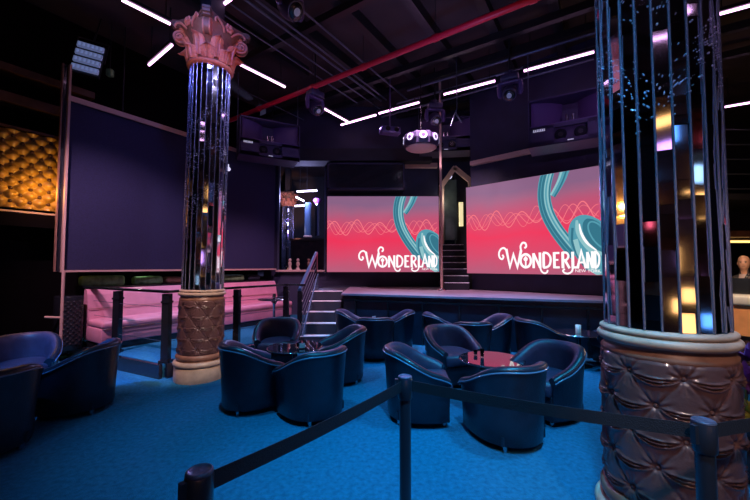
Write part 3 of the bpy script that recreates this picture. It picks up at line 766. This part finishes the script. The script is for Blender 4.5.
tumbler(1.22,4.30,.522,'small clear glass behind the tall one on the pink-reflecting table',.055,.024)
def holder(x,y,z,label,h=.1):
    root=thing('card_holder',label,'menu card',(x,y,z),.3)
    m=MB(); m.box((0,0,.006),(.08,.05,.012)); m.build('base','gloss_black',root)
    m=MB(); m.box((0,0,h/2+.01),(.07,.006,h)); m.build('card','step_edge',root)
holder(-.95,4.62,.522,'small upright card on the table by the left column',.06)
holder(-.02,6.9,.522,'tiny upright card on the first table along the stage',.09)
def candle(x,y,z,label,h=.13,r=.04):
    root=thing('candle',label,'candle',(x,y,z)); m=MB(); m.lathe([(r,0),(r,h),(r*.6,h-.005),(.002,h-.008)],18); m.build('wax','bar_white',root); m=MB(); m.tube([(0,0,h-.01),(0,0,h+.02)],.003,5); m.build('wick','black_metal',root)
candle(3.28,5.70,.522,'white pillar candle on the table nearest the big column')
# ================================================================ STANCHIONS
def make_st(label,loc):
    root=thing('stanchion',label,'barrier post',loc,0,'black belt barrier posts')
    m=MB(); m.lathe([(.17,0),(.17,.012),(.15,.03),(.04,.045),(.033,.05)],32); m.build('base','post',root)
    m=MB(); m.lathe([(.0315,.04),(.0315,.90)],28); m.build('post','post',root)
    m=MB(); m.lathe([(.036,.88),(.040,.89),(.040,.985),(.037,.992)],28); m.box((-.04,0,.95),(.03,.02,.07)); m.build('belt_cassette','post',root)
    m=MB(); m.lathe([(.037,.990),(.039,.994),(.037,1.0),(.032,1.003),(.030,1.0),(.010,1.0),(.0,1.002)],28); m.build('cap','post_cap',root)
    return root
ST=[Vector(at_h(a_,b_,1.0).to_tuple()[:2]+(0,)) for a_,b_ in ((405,376,),(199.5,470),(703.5,420))]
s0=make_st('centre belt barrier post in front of the middle tub chairs',ST[0])
dup(s0,ST[1],.9,'belt barrier post low at the bottom edge with a purplish cap top'); dup(s0,ST[2],.2,'belt barrier post in front of the big column')
def belt(a,b,label,z0=.925,z1=.98,sag=.012):
    d=(b-a); L=d.length; d.normalize(); n=Vector((-d.y,d.x,0)); rg=[]
    for k in range(17):
        t=k/16; p=a+d*(.04+(L-.08)*t); s=-sag*math.sin(PI*t)
        rg.append([p+n*.0012+Vector((0,0,z0+s)),p-n*.0012+Vector((0,0,z0+s)),p-n*.0012+Vector((0,0,z1+s)),p+n*.0012+Vector((0,0,z1+s))])
    m=MB(); m.rings(rg,0,False,True); tag(m.build('barrier_belt','belt'),label,'belt','black barrier belts')
belt(ST[0],ST[1],'black belt stretched between the centre and the low left post'); belt(ST[0],ST[2],'black belt from the centre post to the post at the big column'); 
dup(s0,ST[2]+Vector((1.9,.55,0)),.3,'belt barrier post beyond the right edge, far right end of the belt')
belt(ST[2],ST[2]+Vector((1.9,.55,0)),'black belt running to the right edge past the big column')
# ================================================================ AMBER TUFTED PANEL
pr=at_y(58,178,6.28)
AO=Vector((pr.x,pr.y,0))
root=thing('tufted_wall_panel','glowing gold tufted wall panel left of the violet panel','panel',(AO.x,AO.y,0),RU)
za=at_y(57,212,6.28).z; zb2=at_y(57,141,6.28).z
m=MB(); Lp=3.4; nx,nz=170,70
def am(x,z):
    u=x/.24; v=(z-za)/.22; p=(u+v)%1; q=(u-v)%1
    return -(.085*abs(math.sin(PI*p)*math.sin(PI*q))**.7)
rg=[[Vector((-Lp*i/nx,am(Lp*i/nx,za+(zb2-za)*j/nz),za+(zb2-za)*j/nz)) for i in range(nx+1)] for j in range(nz+1)]
m.rings(rg,0,True,False,None,False); m.box((-Lp/2,.04,(za+zb2)/2),(Lp,.06,zb2-za)); pad=m.build('padding','amber',root)
m=MB(); m.box((-Lp/2,0,za-.06),(Lp+.1,.10,.03)); m.build('lower_trim','tan_trim',root)
m=MB(); m.box((-Lp/2,0,zb2+.04),(Lp+.1,.12,.04)); m.build('upper_trim','wood',root)
b0=None
for j in range(0,7):
    for k in range(0,15):
        v=j; z=za+.22*j; 
        x=(k+(0))*.24
        for hx,hz in ((0,0),(.12,.11)):
            xx=x+hx; zz=z+hz
            if .03<xx<Lp-.03 and za+.03<zz<zb2-.03 and xx<2.2:
                if b0 is None: bb=MB(); bb.sphere((0,0,0),.032,0,8,6); b=bb.build('button','wood',pad); b0=b
                else: b=b0.copy(); col.objects.link(b); b.parent=pad
                b.location=(-xx,-.015,zz)
m=MB(); mx=Matrix.Translation(AO)@Matrix.Rotation(RU,4,'Z'); m.box((-3,.35,za-.2),(7,.9,.22),mx=mx); struct(m,'trim_10','void')
m=MB(); m.box((-3,.25,zb2+.55),(7,.5,.16),mx=mx); m.box((-3,.2,zb2+1.05),(7,.4,.12),mx=mx); struct(m,'trim_11','wood')
# ================================================================ LIGHT FIXTURES
# blinder
p=at_y(88,58,6.2)
root=thing('blinder_light','blue-grey floodlight of four stacked lamp bars, high above the violet panel','floodlight',p,rot=(math.radians(-10),math.radians(6),math.radians(24)))
m=MB(); m.box((0,.06,0),(.42,.06,.64)); m.build('back_plate','black_metal',root)
for k in range(4):
    m=MB(); m.rbox((0,0,.235-.157*k),(.40,.05,.105),.012); bb=m.build('lamp_bar','blinder',root)
    for q in range(6):
        m=MB(); m.box((-.16+.064*q,-.03,.235-.157*k),(.028,.012,.06)); 
        m.build('lamp_cell','blinder_cell',bb)
m=MB(); m.tube([(-.23,.06,0),(-.23,.06,.42),(.23,.06,.42),(.23,.06,0)],.014,6); m.tube([(0,.06,.42),(0,.1,CH-p.z)],.014,6); m.build('yoke','black_metal',root)
p=at_y(110,73,6.6); m=MB(); m.rbox((0,0,0),(.11,.1,.14),.02); o=m.build('small_floodlight','green'); o.location=p; tag(o,'tiny teal lamp box right of the floodlight bars','lamp')
m=MB(); m.tube([(0,0,.07),(0,0,CH-p.z)],.008,5); m.build('drop_rod','black_metal',o)
# moving heads
def make_mh(label,loc,rz,tilt=0,s=1):
    root=thing('moving_head_light',label,'stage light',loc,rz,'moving head lights under the ceiling')
    m=MB(); m.rbox((0,0,.30),(.34,.26,.13),.03); m.tube([(0,0,.36),(0,0,.46)],.05,10); m.tube([(-.1,0,.44),(.1,0,.44)],.02,8); m.build('base','speaker',root)
    m=MB(); m.rbox((0,0,.215),(.40,.12,.05),.02)
    for s_ in(-1,1):
        m.tube([(s_*.19,0,.22),(s_*.205,0,.12),(s_*.20,0,.0),(s_*.185,0,-.06)],[.045,.05,.05,.035],10)
    m.build('yoke','speaker_horn',root)
    mx=Matrix.Rotation(tilt,4,'X'); m=MB(); m.lathe([(.06,.19),(.10,.17),(.135,.08),(.145,-.02),(.135,-.12),(.125,-.15)],24,mx=mx); hd=m.build('lamp_head','speaker',root)
    m=MB(); m.lathe([(.11,-.151),(.10,-.165),(.06,-.175),(.001,-.178)],24,mx=mx,cap=False); m.build('lens','gloss_black',hd)
    m=MB(); m.lathe([(.05,-.179),(.03,-.186),(.001,-.188)],14,mx=mx,cap=False); m.build('lens_core','lens_dim',hd)
    return root
def hang(px,py,h,rz,label,first=None,tilt=0):
    p=at_h(px,py,h); 
    if first is None: r=make_mh(label,p,rz,tilt)
    else: r=dup(first,p,rz,label)
    if first is None:
        m=MB(); m.tube([(0,0,.44),(0,0,CH-h)],.02,8); m.build('drop_pole','black_metal',r)
    return r
mh=hang(435,119,5.1,.1,'moving head light directly above the left of the centre loudspeaker',None,math.radians(-50))
hang(510,93,5.1,-.5,'moving head light left of the right loudspeaker',mh); hang(315,108,5.1,.8,'moving head light above the dark wall box, behind the red pipe',mh)
hang(290,8,5.1,1.0,'moving head light at the top edge right of the capital',mh)
# lens fixture left of pod
p=at_h(390,131,4.9)
root=thing('effect_light','violet lit effect light left of the hanging pod','stage light',p,.3)
m=MB(); m.rbox((0,0,0),(.5,.25,.18),.04); m.tube([(0,0,.08),(0,0,CH-p.z)],.02,6); m.build('body','speaker_horn',root)
for x in (-.1,.12):
    m=MB(); m.tube([(x,-.125,.0),(x,-.15,0)],.06,14); m.build('lens','chrome',root)
# bracket
p=at_h(457,117,4.9); m=MB(); m.tube([(0,0,.2),(-.14,0,-.2)],.018,6); m.tube([(0,0,.2),(0,0,CH-4.9)],.012,6); m.tube([(-.03,0,.09),(.1,0,-.12)],.018,6); o=m.build('clamp_bracket','rail_metal'); o.location=p; tag(o,'thin metal bracket hanging between the centre moving lights','bracket')
# hanging pod
p=at_y(421,143,8.0)
root=thing('hanging_pod','octagonal dark pod with round white lamps hanging on a wire over the stage','hanging light',p,PI/8)
m=MB(); m.lathe([(.30,-.14),(.39,-.10),(.42,.02),(.42,.13),(.36,.17),(.1,.18)],8,smooth=False); m.build('body','speaker',root)
m=MB(); m.lathe([(.001,-.20),(.15,-.195),(.33,-.14),(.36,-.12),(.30,-.139)],24,cap=False); m.build('underside','tan_trim',root)
for k in range(8):
    a=2*PI*(k+.5)/8; R_=.42*math.cos(PI/8); c=Vector((math.cos(a),math.sin(a),0))
    m=MB(); m.tube([c*(R_-.01)+Vector((0,0,.05)),c*(R_+.015)+Vector((0,0,.05))],.10,20,1); m.tube([c*(R_)+Vector((0,0,.05)),c*(R_+.022)+Vector((0,0,.05))],.082,20,0); m.tube([c*(R_)+Vector((0,0,.05)),c*(R_+.03)+Vector((0,0,.05))],.042,14,1)
    m.build('round_lamp',['lamp_white','speaker_horn'],root)
m=MB(); m.tube([(0,0,.17),(0,0,CH-p.z)],.012,6); m.build('suspension_wire','chrome',root)
# ---- loudspeakers
def make_spk(label,loc,rz,W=1.35,H=.92,tilt=0):
    root=thing('loudspeaker',label,'loudspeaker',loc,group='horn loudspeakers hung above the screens',rot=(math.radians(tilt),0,rz))
    m=MB(); D_=.6; t=.03; hz=H*.42
    m.box((0,D_/2+.25,0),(W*.8,.3,H*.9)); 
    m.box((0,D_/2,H/2-t/2),(W,D_,t)); m.box((0,D_/2,-H/2+t/2),(W,D_,t)); m.box((-W/2+t/2,D_/2,0),(t,D_,H)); m.box((W/2-t/2,D_/2,0),(t,D_,H)); m.box((0,D_-.02,0),(W,.04,H))
    m.build('cabinet','speaker',root)
    zl=-H/2+hz
    m=MB(); m.box((-W*.34,.02,-H/2+hz/2),(W*.32-t,.04,hz)); m.box((W*.34,.02,-H/2+hz/2),(W*.32-t,.04,hz)); m.box((0,.02,zl-.035),(W-.06,.04,.07)); m.box((0,.02,-H/2+.045),(W-.06,.04,.09)); m.box((0,.12,-H/2+hz/2),(W*.4,.04,hz)); m.build('lower_baffle','speaker',root)
    # flared horn: curved side walls
    m=MB()
    for s_ in (-1,1):
        rg=[]
        for k in range(13):
            u=k/12; y=.02+.45*u; x=s_*(W/2-.07-(W/2-.19)*(1-(1-u)**2.2)**1.1 if u<1 else .12)
            x=s_*((W/2-.07)*(1-u)**1.6+.10)
            x=max(min(x,W/2-.05),-W/2+.05)
            rg.append([Vector((x,y,zl)),Vector((x,y,H/2-t))])
        m.rings(rg,0,True,False,None,False)
    m.box((0,.25,zl+.01),(W-.08,.5,.02)); m.build('horn','speaker_horn',root)
    m=MB(); m.tube([(-.05,.1,zl+.03),(-.05,.1,zl+.16)],.03,10); m.tube([(.05,.1,zl+.03),(.05,.1,zl+.16)],.03,10); m.tube([(-.1,.13,zl+.04),(.1,.13,zl+.04)],.03,8); m.build('horn_driver','chrome',root)
    for x in (-.16,.16):
        m=MB(); m.tube([(x,.06,-H/2+hz*.5),(x,.10,-H/2+hz*.5)],.10,20); m.tube([(x,.055,-H/2+hz*.5),(x,.10,-H/2+hz*.5)],.045,14,1); m.build('driver_cone',['gloss_black','chrome'],root)
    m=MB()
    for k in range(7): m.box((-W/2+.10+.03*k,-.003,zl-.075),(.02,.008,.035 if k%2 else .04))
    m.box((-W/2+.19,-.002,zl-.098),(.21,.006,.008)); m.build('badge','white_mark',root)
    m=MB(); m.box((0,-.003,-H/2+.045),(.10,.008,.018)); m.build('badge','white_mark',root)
    m=MB()
    for s_ in(-1,1): m.tube([(s_*(W/2+.015),.3,-.1),(s_*(W/2+.015),.3,H/2+.0),(s_*(W/2+.015),.3,1.6)],.012,6)
    m.build('hanging_rod','rail_metal',root)
    return root
p=at_y(271,139,8.3); sp=make_spk('large horn loudspeaker right of the left column, above the violet panel',p,math.radians(28),1.42,.92)
sp.location=at_y(271,139,8.3)
p=at_y(570,117,6.3); dup(sp,p,rz=math.radians(-30),label='large horn loudspeaker above the right screen beside the big column')
p=at_y(446,134,9.2); dup(sp,p,rz=math.radians(-8),label='dim horn loudspeaker behind the pole above the narrow stair')
# fix rod heights by trimming: rods reach 1.6 above cabinets
# ================================================================ ANNEX CONTENT (through the opening)
def annex_led(px0,py0,px1,py1,Y,label):
    a=at_y(px0,py0,Y); b=at_y(px1,py1,Y); root=thing('light_tube',label,'light tube',(a+b)/2,group='white tubes in the room beyond'); a=a-root.location;b=b-root.location
    m=MB(); m.tube([a,b],.035,8); m.build('tube','strip_w',root)
    m=MB(); m.tube([(0,0,.03),(0,0,CH-root.location.z)],.01,5); m.build('hanger','black_metal',root)
annex_led(297,191.5,317,190.5,14,'white light tube, longest one seen through the back left opening'); annex_led(296,197,304,201,14.5,'short slanted white tube beside the distant column'); annex_led(295,206,305,205.5,15,'lowest short white tube through the back left opening')
a=at_y(308,203,13.2); b=at_y(308,236,13.2)
root=thing('blue_pillar','slim blue lit pillar seen through the back left opening','pillar',(a.x,13.2,b.z)); m=MB(); m.lathe([(.13,0),(.14,.02),(.13,.05),(.13,a.z-b.z)],16); m.build('shaft','blue_mirror_fill' if False else 'piping',root); m=MB(); m.lathe([(.16,-.06),(.16,0),(.13,0.02)],16); m.build('foot','tan_trim',root)
a=at_y(317.5,204,13.4); b=at_y(317.5,236,13.4)
root=thing('crystal_pillar','slim glittering pillar beside the blue one through the opening','pillar',(a.x,13.4,b.z)); m=MB(); m.lathe([(.10,0),(.10,a.z-b.z)],12,smooth=False); m.build('shaft','mirror',root); m=MB(); m.lathe([(.09,a.z-b.z),(.17,a.z-b.z+.12),(.14,a.z-b.z+.2)],14); m.build('flower_head','petal',root)
a=at_y(298,238.5,13.3); b=at_y(322,238.5,13.3); m=MB(); m.box(((a.x+b.x)/2,13.3,a.z-.06),(b.x-a.x+.5,.7,.08)); m.box(((a.x+b.x)/2,13.3,(a.z+1.3)/2-.05),(b.x-a.x+.4,.5,a.z-1.4)); tag(m.build('balcony_counter','wood'),'dark counter holding the two slim pillars in the far room','counter')
for px,lb,mt in ((290,'small pale figurine at left on the ledge of the opening','cream'),(298,'small pale ornament in the middle of the opening ledge','cream'),(309,'small red and gold ornament at the right on the opening ledge','bronze')):
    c=at_y(px,262,10.2); m=MB(); m.lathe([(.07,0),(.05,.05),(.03,.1),(.055,.17),(.045,.22),(.02,.25)],12); m.sphere((0,0,.29),.045,0,10,8); o=m.build('figurine',mt); o.location=(c.x,10.2,1.485); tag(o,lb,'ornament','ornaments on the opening ledge')
# ================================================================ RIGHT SIDE: bar + person + flowers
bx,by=5.78,4.6
root=thing('bar_counter','amber fronted bar counter with pale top at the right edge','bar',(bx,by,0),math.radians(-62))
# local x along counter, y towards the back
m=MB(); m.box((0,.28,.51),(2.6,.5,1.02)); m.build('body','wood',root)
m=MB(); m.box((0,0,.79),(2.6,.05,.44)); m.build('amber_front','bar_amber',root)
m=MB(); m.rbox((0,.22,1.09),(2.7,.62,.14),.03); m.build('countertop','bar_white',root)
m=MB(); m.box((0,.45,1.285),(2.6,.12,.25)); m.build('back_ledge','gloss_black',root)
m=MB(); q_=Matrix.Rotation(-math.radians(62),3,'Z'); m.tube([(-.25,-.25,.62),(.75,-.22,1.05)],.035,8); o=m.build('leaning_rod','gloss_black'); o.location=(bx,by,0); o.rotation_euler=(0,0,math.radians(-62)); tag(o,'dark slanted rod in front of the amber bar front','rod')
# person standing behind
pp=at_y(744,266,5.95)
def make_person(x,y):
    root=thing('person','bald person in a dark jacket with pale shirt standing behind the bar','person',(x,y,0),math.radians(-52))
    m=MB()   # body as lofted rings: legs joined, torso, neck
    def ell(cx,cy,z,rx,ry,n=16): return [Vector((cx+rx*math.cos(2*PI*k/n),cy+ry*math.sin(2*PI*k/n),z)) for k in range(n)]
    m.rings([ell(0,0,.80,.17,.12),ell(0,0,.95,.175,.12),ell(0,0,1.1,.155,.105),ell(0,0,1.25,.18,.12),ell(0,.01,1.38,.205,.115),ell(0,.01,1.46,.17,.09),ell(0,.015,1.50,.075,.065),ell(0,.01,1.56,.058,.06),ell(0,-.005,1.62,.06,.065)],0,True,True)
    for s in(-1,1):
        m.tube([(s*.09,0,.86),(s*.10,0,.5),(s*.10,.01,.1),(s*.10,-.03,.04)],[.09,.065,.045,.045],12)
        m.rbox((s*.10,-.06,.035),(.09,.25,.07),.03)
        m.tube([(s*.17,.01,1.42),(s*.24,0,1.36),(s*.28,-.03,1.12),(s*.22,-.22,1.02),(s*.16,-.30,1.05)],[.06,.062,.048,.04,.03],12)
    b=m.build('clothed_body','cloth',root)
    m=MB(); m.rings([ell(0,-.085,1.2,.05,.05),ell(0,-.092,1.34,.06,.045),ell(0,-.07,1.44,.07,.04),ell(0,-.03,1.51,.06,.05)],0,True,True); m.build('shirt','shirt',root)
    m=MB(); m.rings([ell(0,.0,1.50,.052,.055),ell(0,0,1.57,.052,.056),ell(0,-.02,1.60,.05,.07),ell(0,-.02,1.63,.065,.09),ell(0,-.01,1.68,.074,.098),ell(0,0,1.73,.077,.10),ell(0,.0,1.78,.07,.093),ell(0,0,1.815,.048,.065),ell(0,0,1.83,.015,.02)],0,True,True)
    m.add([(-.012,-.103,1.72),(.012,-.103,1.72),(.017,-.108,1.672),(-.017,-.108,1.672),(0,-.128,1.678)],[(0,1,4),(1,2,4),(2,3,4),(3,0,4)],0,True)
    for s in(-1,1): m.sphere((s*.078,.0,1.695),.026,0,8,6,(.4,.7,1.1))
    m.build('head','skin',root); m=MB()
    for s in(-1,1):
        hx,hy,hz=s*.155,-.32,1.055
        m.sphere((hx,hy,hz),.04,0,10,8,(.9,1.1,.45))
        for q in range(4): m.tube([(hx-.028+.018*q,hy-.03,hz),(hx-.03+.02*q,hy-.075,hz-.005),(hx-.03+.02*q,hy-.105,hz-.02)],[.0095,.009,.007],6)
        m.tube([(hx-s*.03,hy,hz),(hx-s*.055,hy-.03,hz-.005),(hx-s*.055,hy-.055,hz-.012)],[.012,.010,.008],6)
    m.build('hands','skin',root)
    m=MB()
    for s in(-1,1): m.sphere((s*.03,-.094,1.712),.011,0,8,6)
    m.tube([(-.024,-.104,1.648),(0,-.11,1.645),(.024,-.104,1.648)],.004,5); m.tube([(-.045,-.092,1.73),(-.015,-.102,1.735)],.004,5); m.tube([(.045,-.092,1.73),(.015,-.102,1.735)],.004,5); m.build('eyes_and_mouth','hair',root)
    m=MB(); m.tube([(-.06,-.1,1.3),(.02,-.115,1.42),(.05,-.07,1.5)],.02,6); m.build('strap','gloss_black',root)
    return root
pr_=make_person(pp.x,pp.y); pr_.scale=(.97,.97,.97)
# flowers near big column
fp=at_y(748,400,2.75)
root=thing('flower_arrangement','purple and yellow flower arrangement low at the right edge behind the big column','flowers',(fp.x-.02,2.75,0))
m=MB(); m.lathe([(.16,0),(.2,.1),(.17,.3),(.13,.38),(.15,.40)],20); m.build('vase','gloss_black',root)
def bloom(mb,c,R_,mi,n=22):
    rnd=random.Random(int(c[0]*1000)+int(c[2]*99))
    for k in range(n):
        a=rnd.uniform(0,2*PI); e=rnd.uniform(-.5,1.2); d=Vector((math.cos(a)*math.cos(e),math.sin(a)*math.cos(e),math.sin(e))); s=d.cross(Vector((0,0,1))).normalized(); c_=Vector(c)
        w=R_*.25; up_=s.cross(d)
        mb.add([c_,c_+d*R_*.5+s*w+up_*.01,c_+d*R_+up_*.03,c_+d*R_*.5-s*w+up_*.01],[(0,1,2,3)],mi,True); mb.add([c_-up_*.006,c_+d*R_*.5+s*w+up_*.004,c_+d*R_+up_*.024,c_+d*R_*.5-s*w+up_*.004],[(3,2,1,0)],mi,True)
for c,R_,mt in (((-.08,-.08,.74),.17,'petal'),((.1,.0,.85),.16,'petal'),((-.02,.1,.66),.15,'petal'),((-.06,-.12,.50),.16,'petal_y'),((.1,-.1,.46),.17,'petal_y'),((.12,.1,.62),.15,'petal')):
    m=MB(); bloom(m,c,R_,0,34); m.build('purple_bloom' if mt=='petal' else 'yellow_bloom',mt,root)
m=MB()
for c in ((-.08,-.08,.74),(.1,.0,.85),(-.02,.1,.66),(-.06,-.12,.50),(.1,-.1,.46),(.12,.1,.62)): m.tube([(0,0,.3),(c[0]*.6,c[1]*.6,c[2]*.7),c],.006,5)
m.build('stems','green',root)
# right hand balcony and soffit
m=MB(); m.box((9.5,9.4,2.35),(7,2.6,.14)); struct(m,'trim_12','wood')
root=thing('balcony_rail','thin horizontal rails of a dark balcony at the right edge','railing',(9.2,8.1,3.4))
for k in range(5):
    m=MB(); m.tube([(-3.2,0,.35*k),(3.5,0,.35*k)],.016,6); m.build('bar','rail_metal',root)
for x in (-3.2,-1,1.2,3.5):
    m=MB(); m.tube([(x,0,-.1),(x,0,1.45)],.025,6); m.build('post','black_metal',root)
m=MB(); m.box((9.5,8.9,3.2),(7,1.8,.14)); struct(m,'trim_13','black_wall')
# lit shelf behind the bar (warm)
def glowshelf(x,y,z,L,rz,mt,label,name='shelf_light'):
    root=thing(name,label,'light',(x,y,z),rz)
    m=MB(); m.box((0,0,0),(L,.05,.05)); m.build('lamp',mt,root); m=MB(); m.box((0,.05,.06),(L+.1,.22,.05)); m.build('shelf','wood',root)
glowshelf(8.2,8.6,2.2,2.2,0,'warm_lamp','warm glowing strip under the dark soffit behind the bar')
# ================================================================ ADDED REFLECTION SOURCES behind and beside the viewer, put in for the mirrors
root=thing('mirror_fill_wall','added wall of small glowing panels behind the viewer, for mirror reflections','shelf',(2,-4.2,0))
m=MB(); m.box((0,-.3,2.4),(18,.1,4.8)); m.build('backing','wood',root)
for k in range(7): 
    m=MB(); m.box((0,0,.5+.7*k),(18,.5,.05)); m.build('shelf','wood',root)
rn=random.Random(11)
for k in range(90):
    mt=rn.choice(('warm_lamp','blue_mirror_fill','violet_mirror_fill','fill_pale','fill_red','warm_lamp')); w_=rn.choice((.05,.1,.2,.4)); h_=rn.choice((.06,.12,.25,.45)); j=rn.randrange(6)
    m=MB(); m.box((rn.uniform(-8.6,8.6),.02,.53+.7*j+h_/2),(w_,.04,h_)); m.build('fill_panel',mt,root)
def fill_led(a,b,label):  # tubes out of view, added for the mirrors to reflect
    a=Vector(a);b=Vector(b); d=b-a; root=thing('light_tube',label,'light tube',(a+b)/2,math.atan2(d.y,d.x)); L=d.length
    m=MB(); m.tube([(-L/2,0,0),(L/2,0,0)],.022,8); m.build('tube','strip',root); m=MB(); m.box((0,0,.05),(L,.07,.06)); m.build('housing','black_metal',root)
    m=MB(); m.tube([(0,0,.07),(0,0,CH-a.z)],.008,5); m.build('hanger','black_metal',root)
fill_led((-4,-1,HS),(-2.6,-1.9,HS),'added unseen tube over the rear left, for mirror reflections'); fill_led((-1,-3,HS),(.4,-3.9,HS),'added unseen tube over the rear middle, for mirror reflections'); fill_led((3,-1,HS),(4.4,-1.9,HS),'added unseen tube over the rear right, for mirror reflections'); fill_led((6,1.5,HS),(7.4,.6,HS),'added unseen tube over the far right, for mirror reflections')
# ================================================================ LIGHTS
def spot(loc,tgt,e,c,size=60,blend=.6,r=.08):
    l=bpy.data.lights.new('spot','SPOT'); l.energy=e; l.color=c; l.spot_size=math.radians(size); l.spot_blend=blend; l.shadow_soft_size=r
    o=bpy.data.objects.new('spot_lamp',l); col.objects.link(o); o.location=loc; o.rotation_euler=(Vector(tgt)-Vector(loc)).to_track_quat('-Z','Y').to_euler(); return o
def point(loc,e,c,r=.1):
    l=bpy.data.lights.new('lamp','POINT'); l.energy=e; l.color=c; l.shadow_soft_size=r; o=bpy.data.objects.new('point_lamp',l); col.objects.link(o); o.location=loc; return o
def area(loc,tgt,e,c,sx,sy):
    l=bpy.data.lights.new('area','AREA'); l.energy=e; l.color=c; l.shape='RECTANGLE'; l.size=sx; l.size_y=sy; o=bpy.data.objects.new('area_lamp',l); col.objects.link(o); o.location=loc; o.rotation_euler=(Vector(tgt)-Vector(loc)).to_track_quat('-Z','Y').to_euler(); return o
BLUE=(.03,.52,1.0); VIO=(.50,.28,1.0)
spot((.6,.6,5.5),(.5,2.75,0),1250,BLUE,44,1)
spot((2.2,3.0,5.5),(1.9,3.4,0),720,BLUE,64,.9)
spot((-1.6,3.2,5.5),(-.9,3.8,0),620,BLUE,50,.9)
spot((3.5,4.2,5.5),(3.0,4.9,0),330,BLUE,66,.9)
spot((-2.6,4.9,5.3),(-2.6,4.6,0),130,BLUE,26,.9)
spot((-3.6,1.2,4.2),(-3.72,4.2,.75),1500,(.04,.34,1),22,.7)
spot((-3.0,2.0,4.4),(-3.5,4.2,.62),500,(.04,.36,1),11,.6)
spot((-3.3,6.6,5.4),(-2.9,6.6,0),330,(.08,.5,1),50,.7)
spot((.2,5.9,5.4),(.2,6.8,.5),1100,(.06,.45,1),42,.8)
spot((2.2,5.4,5.4),(2.3,6.2,.5),1000,(.06,.45,1),46,.8)
spot((-.2,9.0,5.4),(.3,4.4,.6),170,VIO,60,.8)
spot((-4.6,3.4,5.5),(-3.9,7.2,.6),1050,(1,.55,.8),58,.7)
spot((-.5,5.5,5.4),(-2.6,8.8,.9),750,(1,.48,.75),46,.7)
spot((1.0,7.2,5.5),(1.6,8.4,1),900,(1,.6,.85),90,.8)
spot((-1.2,3.0,3.4),(-2.5,5.1,4.85),95,(1,.20,.14),26,.6)
spot((-2.9,2.6,4.3),(-2.5,5.1,4.95),60,(1,.5,.35),22,.6,.03)
spot((-.6,4.0,5.2),(-2.5,5.1,3.4),120,(.7,.6,1),50,.6,.03)
spot((.6,.2,5.2),(1.62,1.95,2.6),50,(.75,.6,1),50,.6,.03)  # added spot, lights the glint chips on the right column
spot((3.2,.6,5.2),(1.62,1.95,2.6),50,(.8,.6,1),50,.6,.03)  # second added spot for the right column's glint chips
spot((1.2,4.2,5.2),(1.5,1.9,2.4),60,(.8,.6,1),60,.6,.03)
spot((.2,1.4,5.3),(-2.52,5.1,.72),1100,(1,.68,.54),14,.5,.03)
spot((1.1,-.3,3.2),(1.62,1.95,.95),130,(1,.7,.58),34,.6)
spot((-1.6,3.0,5.4),(-4.3,8.4,3.0),110,(.22,.25,1),62,.8)
q=AO-UD*.25-VD*.42; point((q.x,q.y,2.85),13,(1,.5,.08),.04)
point((2.15,10.1,3.6),5,(1,.9,.7),.05)
point((2.3,11.3,3.2),14,(1,.9,.7),.05)
point((6.9,6.6,2.6),40,(1,.55,.25),.1)
spot((4.2,2.6,3.6),(5.6,4.9,.9),520,(1,.72,.5),34,.6)
point((-2.6,13.0,4.2),260,(.45,.45,1),.2)
spot((-2.6,12.0,2.5),(-4.2,17,4.6),900,(1,.5,.4),30,.6)
spot((-2.2,9.0,4.9),(-2.2,10.3,1.5),25,(1,.6,.8),60,.8)
point((5.5,5.2,2.1),22,(1,.7,.5),.05)
spot((4.6,3.6,3.2),(6.2,5.9,1.5),160,(1,.7,.5),22,.6)
spot((-3.2,4.4,4.6),(-4.3,6.9,.62),240,(.75,.75,1),26,.8,.04)
q=WO+UD*.8+VD*.25; point((q.x,q.y,1.49),.9,(.8,1,.7),.03)  # added lamp without a fixture, brightens the cushions on the ledge
spot((-2.2,3.5,4.4),(-2.9,6.6,6.3),40,(.1,.35,1),60,.9)
point((3.0,3.0,1.4),2.5,(1,.7,.9),.1)
spot((3.0,4.2,5.5),(5,7.2,4.0),18,(.5,.35,1),90,.8)
spot((0.2,4.5,3.9),(-1.8,8.4,4.7),50,(.5,.28,1),60,.8)
spot((3.0,2.5,3.5),(3.9,6.3,4.6),110,(.6,.3,1),36,.8)
spot((1.0,4.5,3.9),(1.0,7.5,5.9),60,(.25,.35,1),110,.8)
spot((1.6,3.0,3.5),(.8,5.0,6.3),38,(1,.35,.3),95,.8)
w=bpy.data.worlds.new('world'); bpy.context.scene.world=w; w.use_nodes=True; w.node_tree.nodes['Background'].inputs[0].default_value=(.10,.12,.3,1); w.node_tree.nodes['Background'].inputs[1].default_value=.006
# ================================================================ CAMERA
cd=bpy.data.cameras.new('camera'); cd.lens=36*F/750; cd.sensor_width=36; cd.clip_start=.05; cd.clip_end=100
co=bpy.data.objects.new('camera',cd); col.objects.link(co); co.location=(0,0,CAMH); co.rotation_euler=(PI/2+PITCH,0,0)
sc=bpy.context.scene; sc.camera=co
sc.view_settings.view_transform='Standard'; sc.view_settings.look='None'; sc.view_settings.gamma=1; sc.view_settings.exposure=0.15
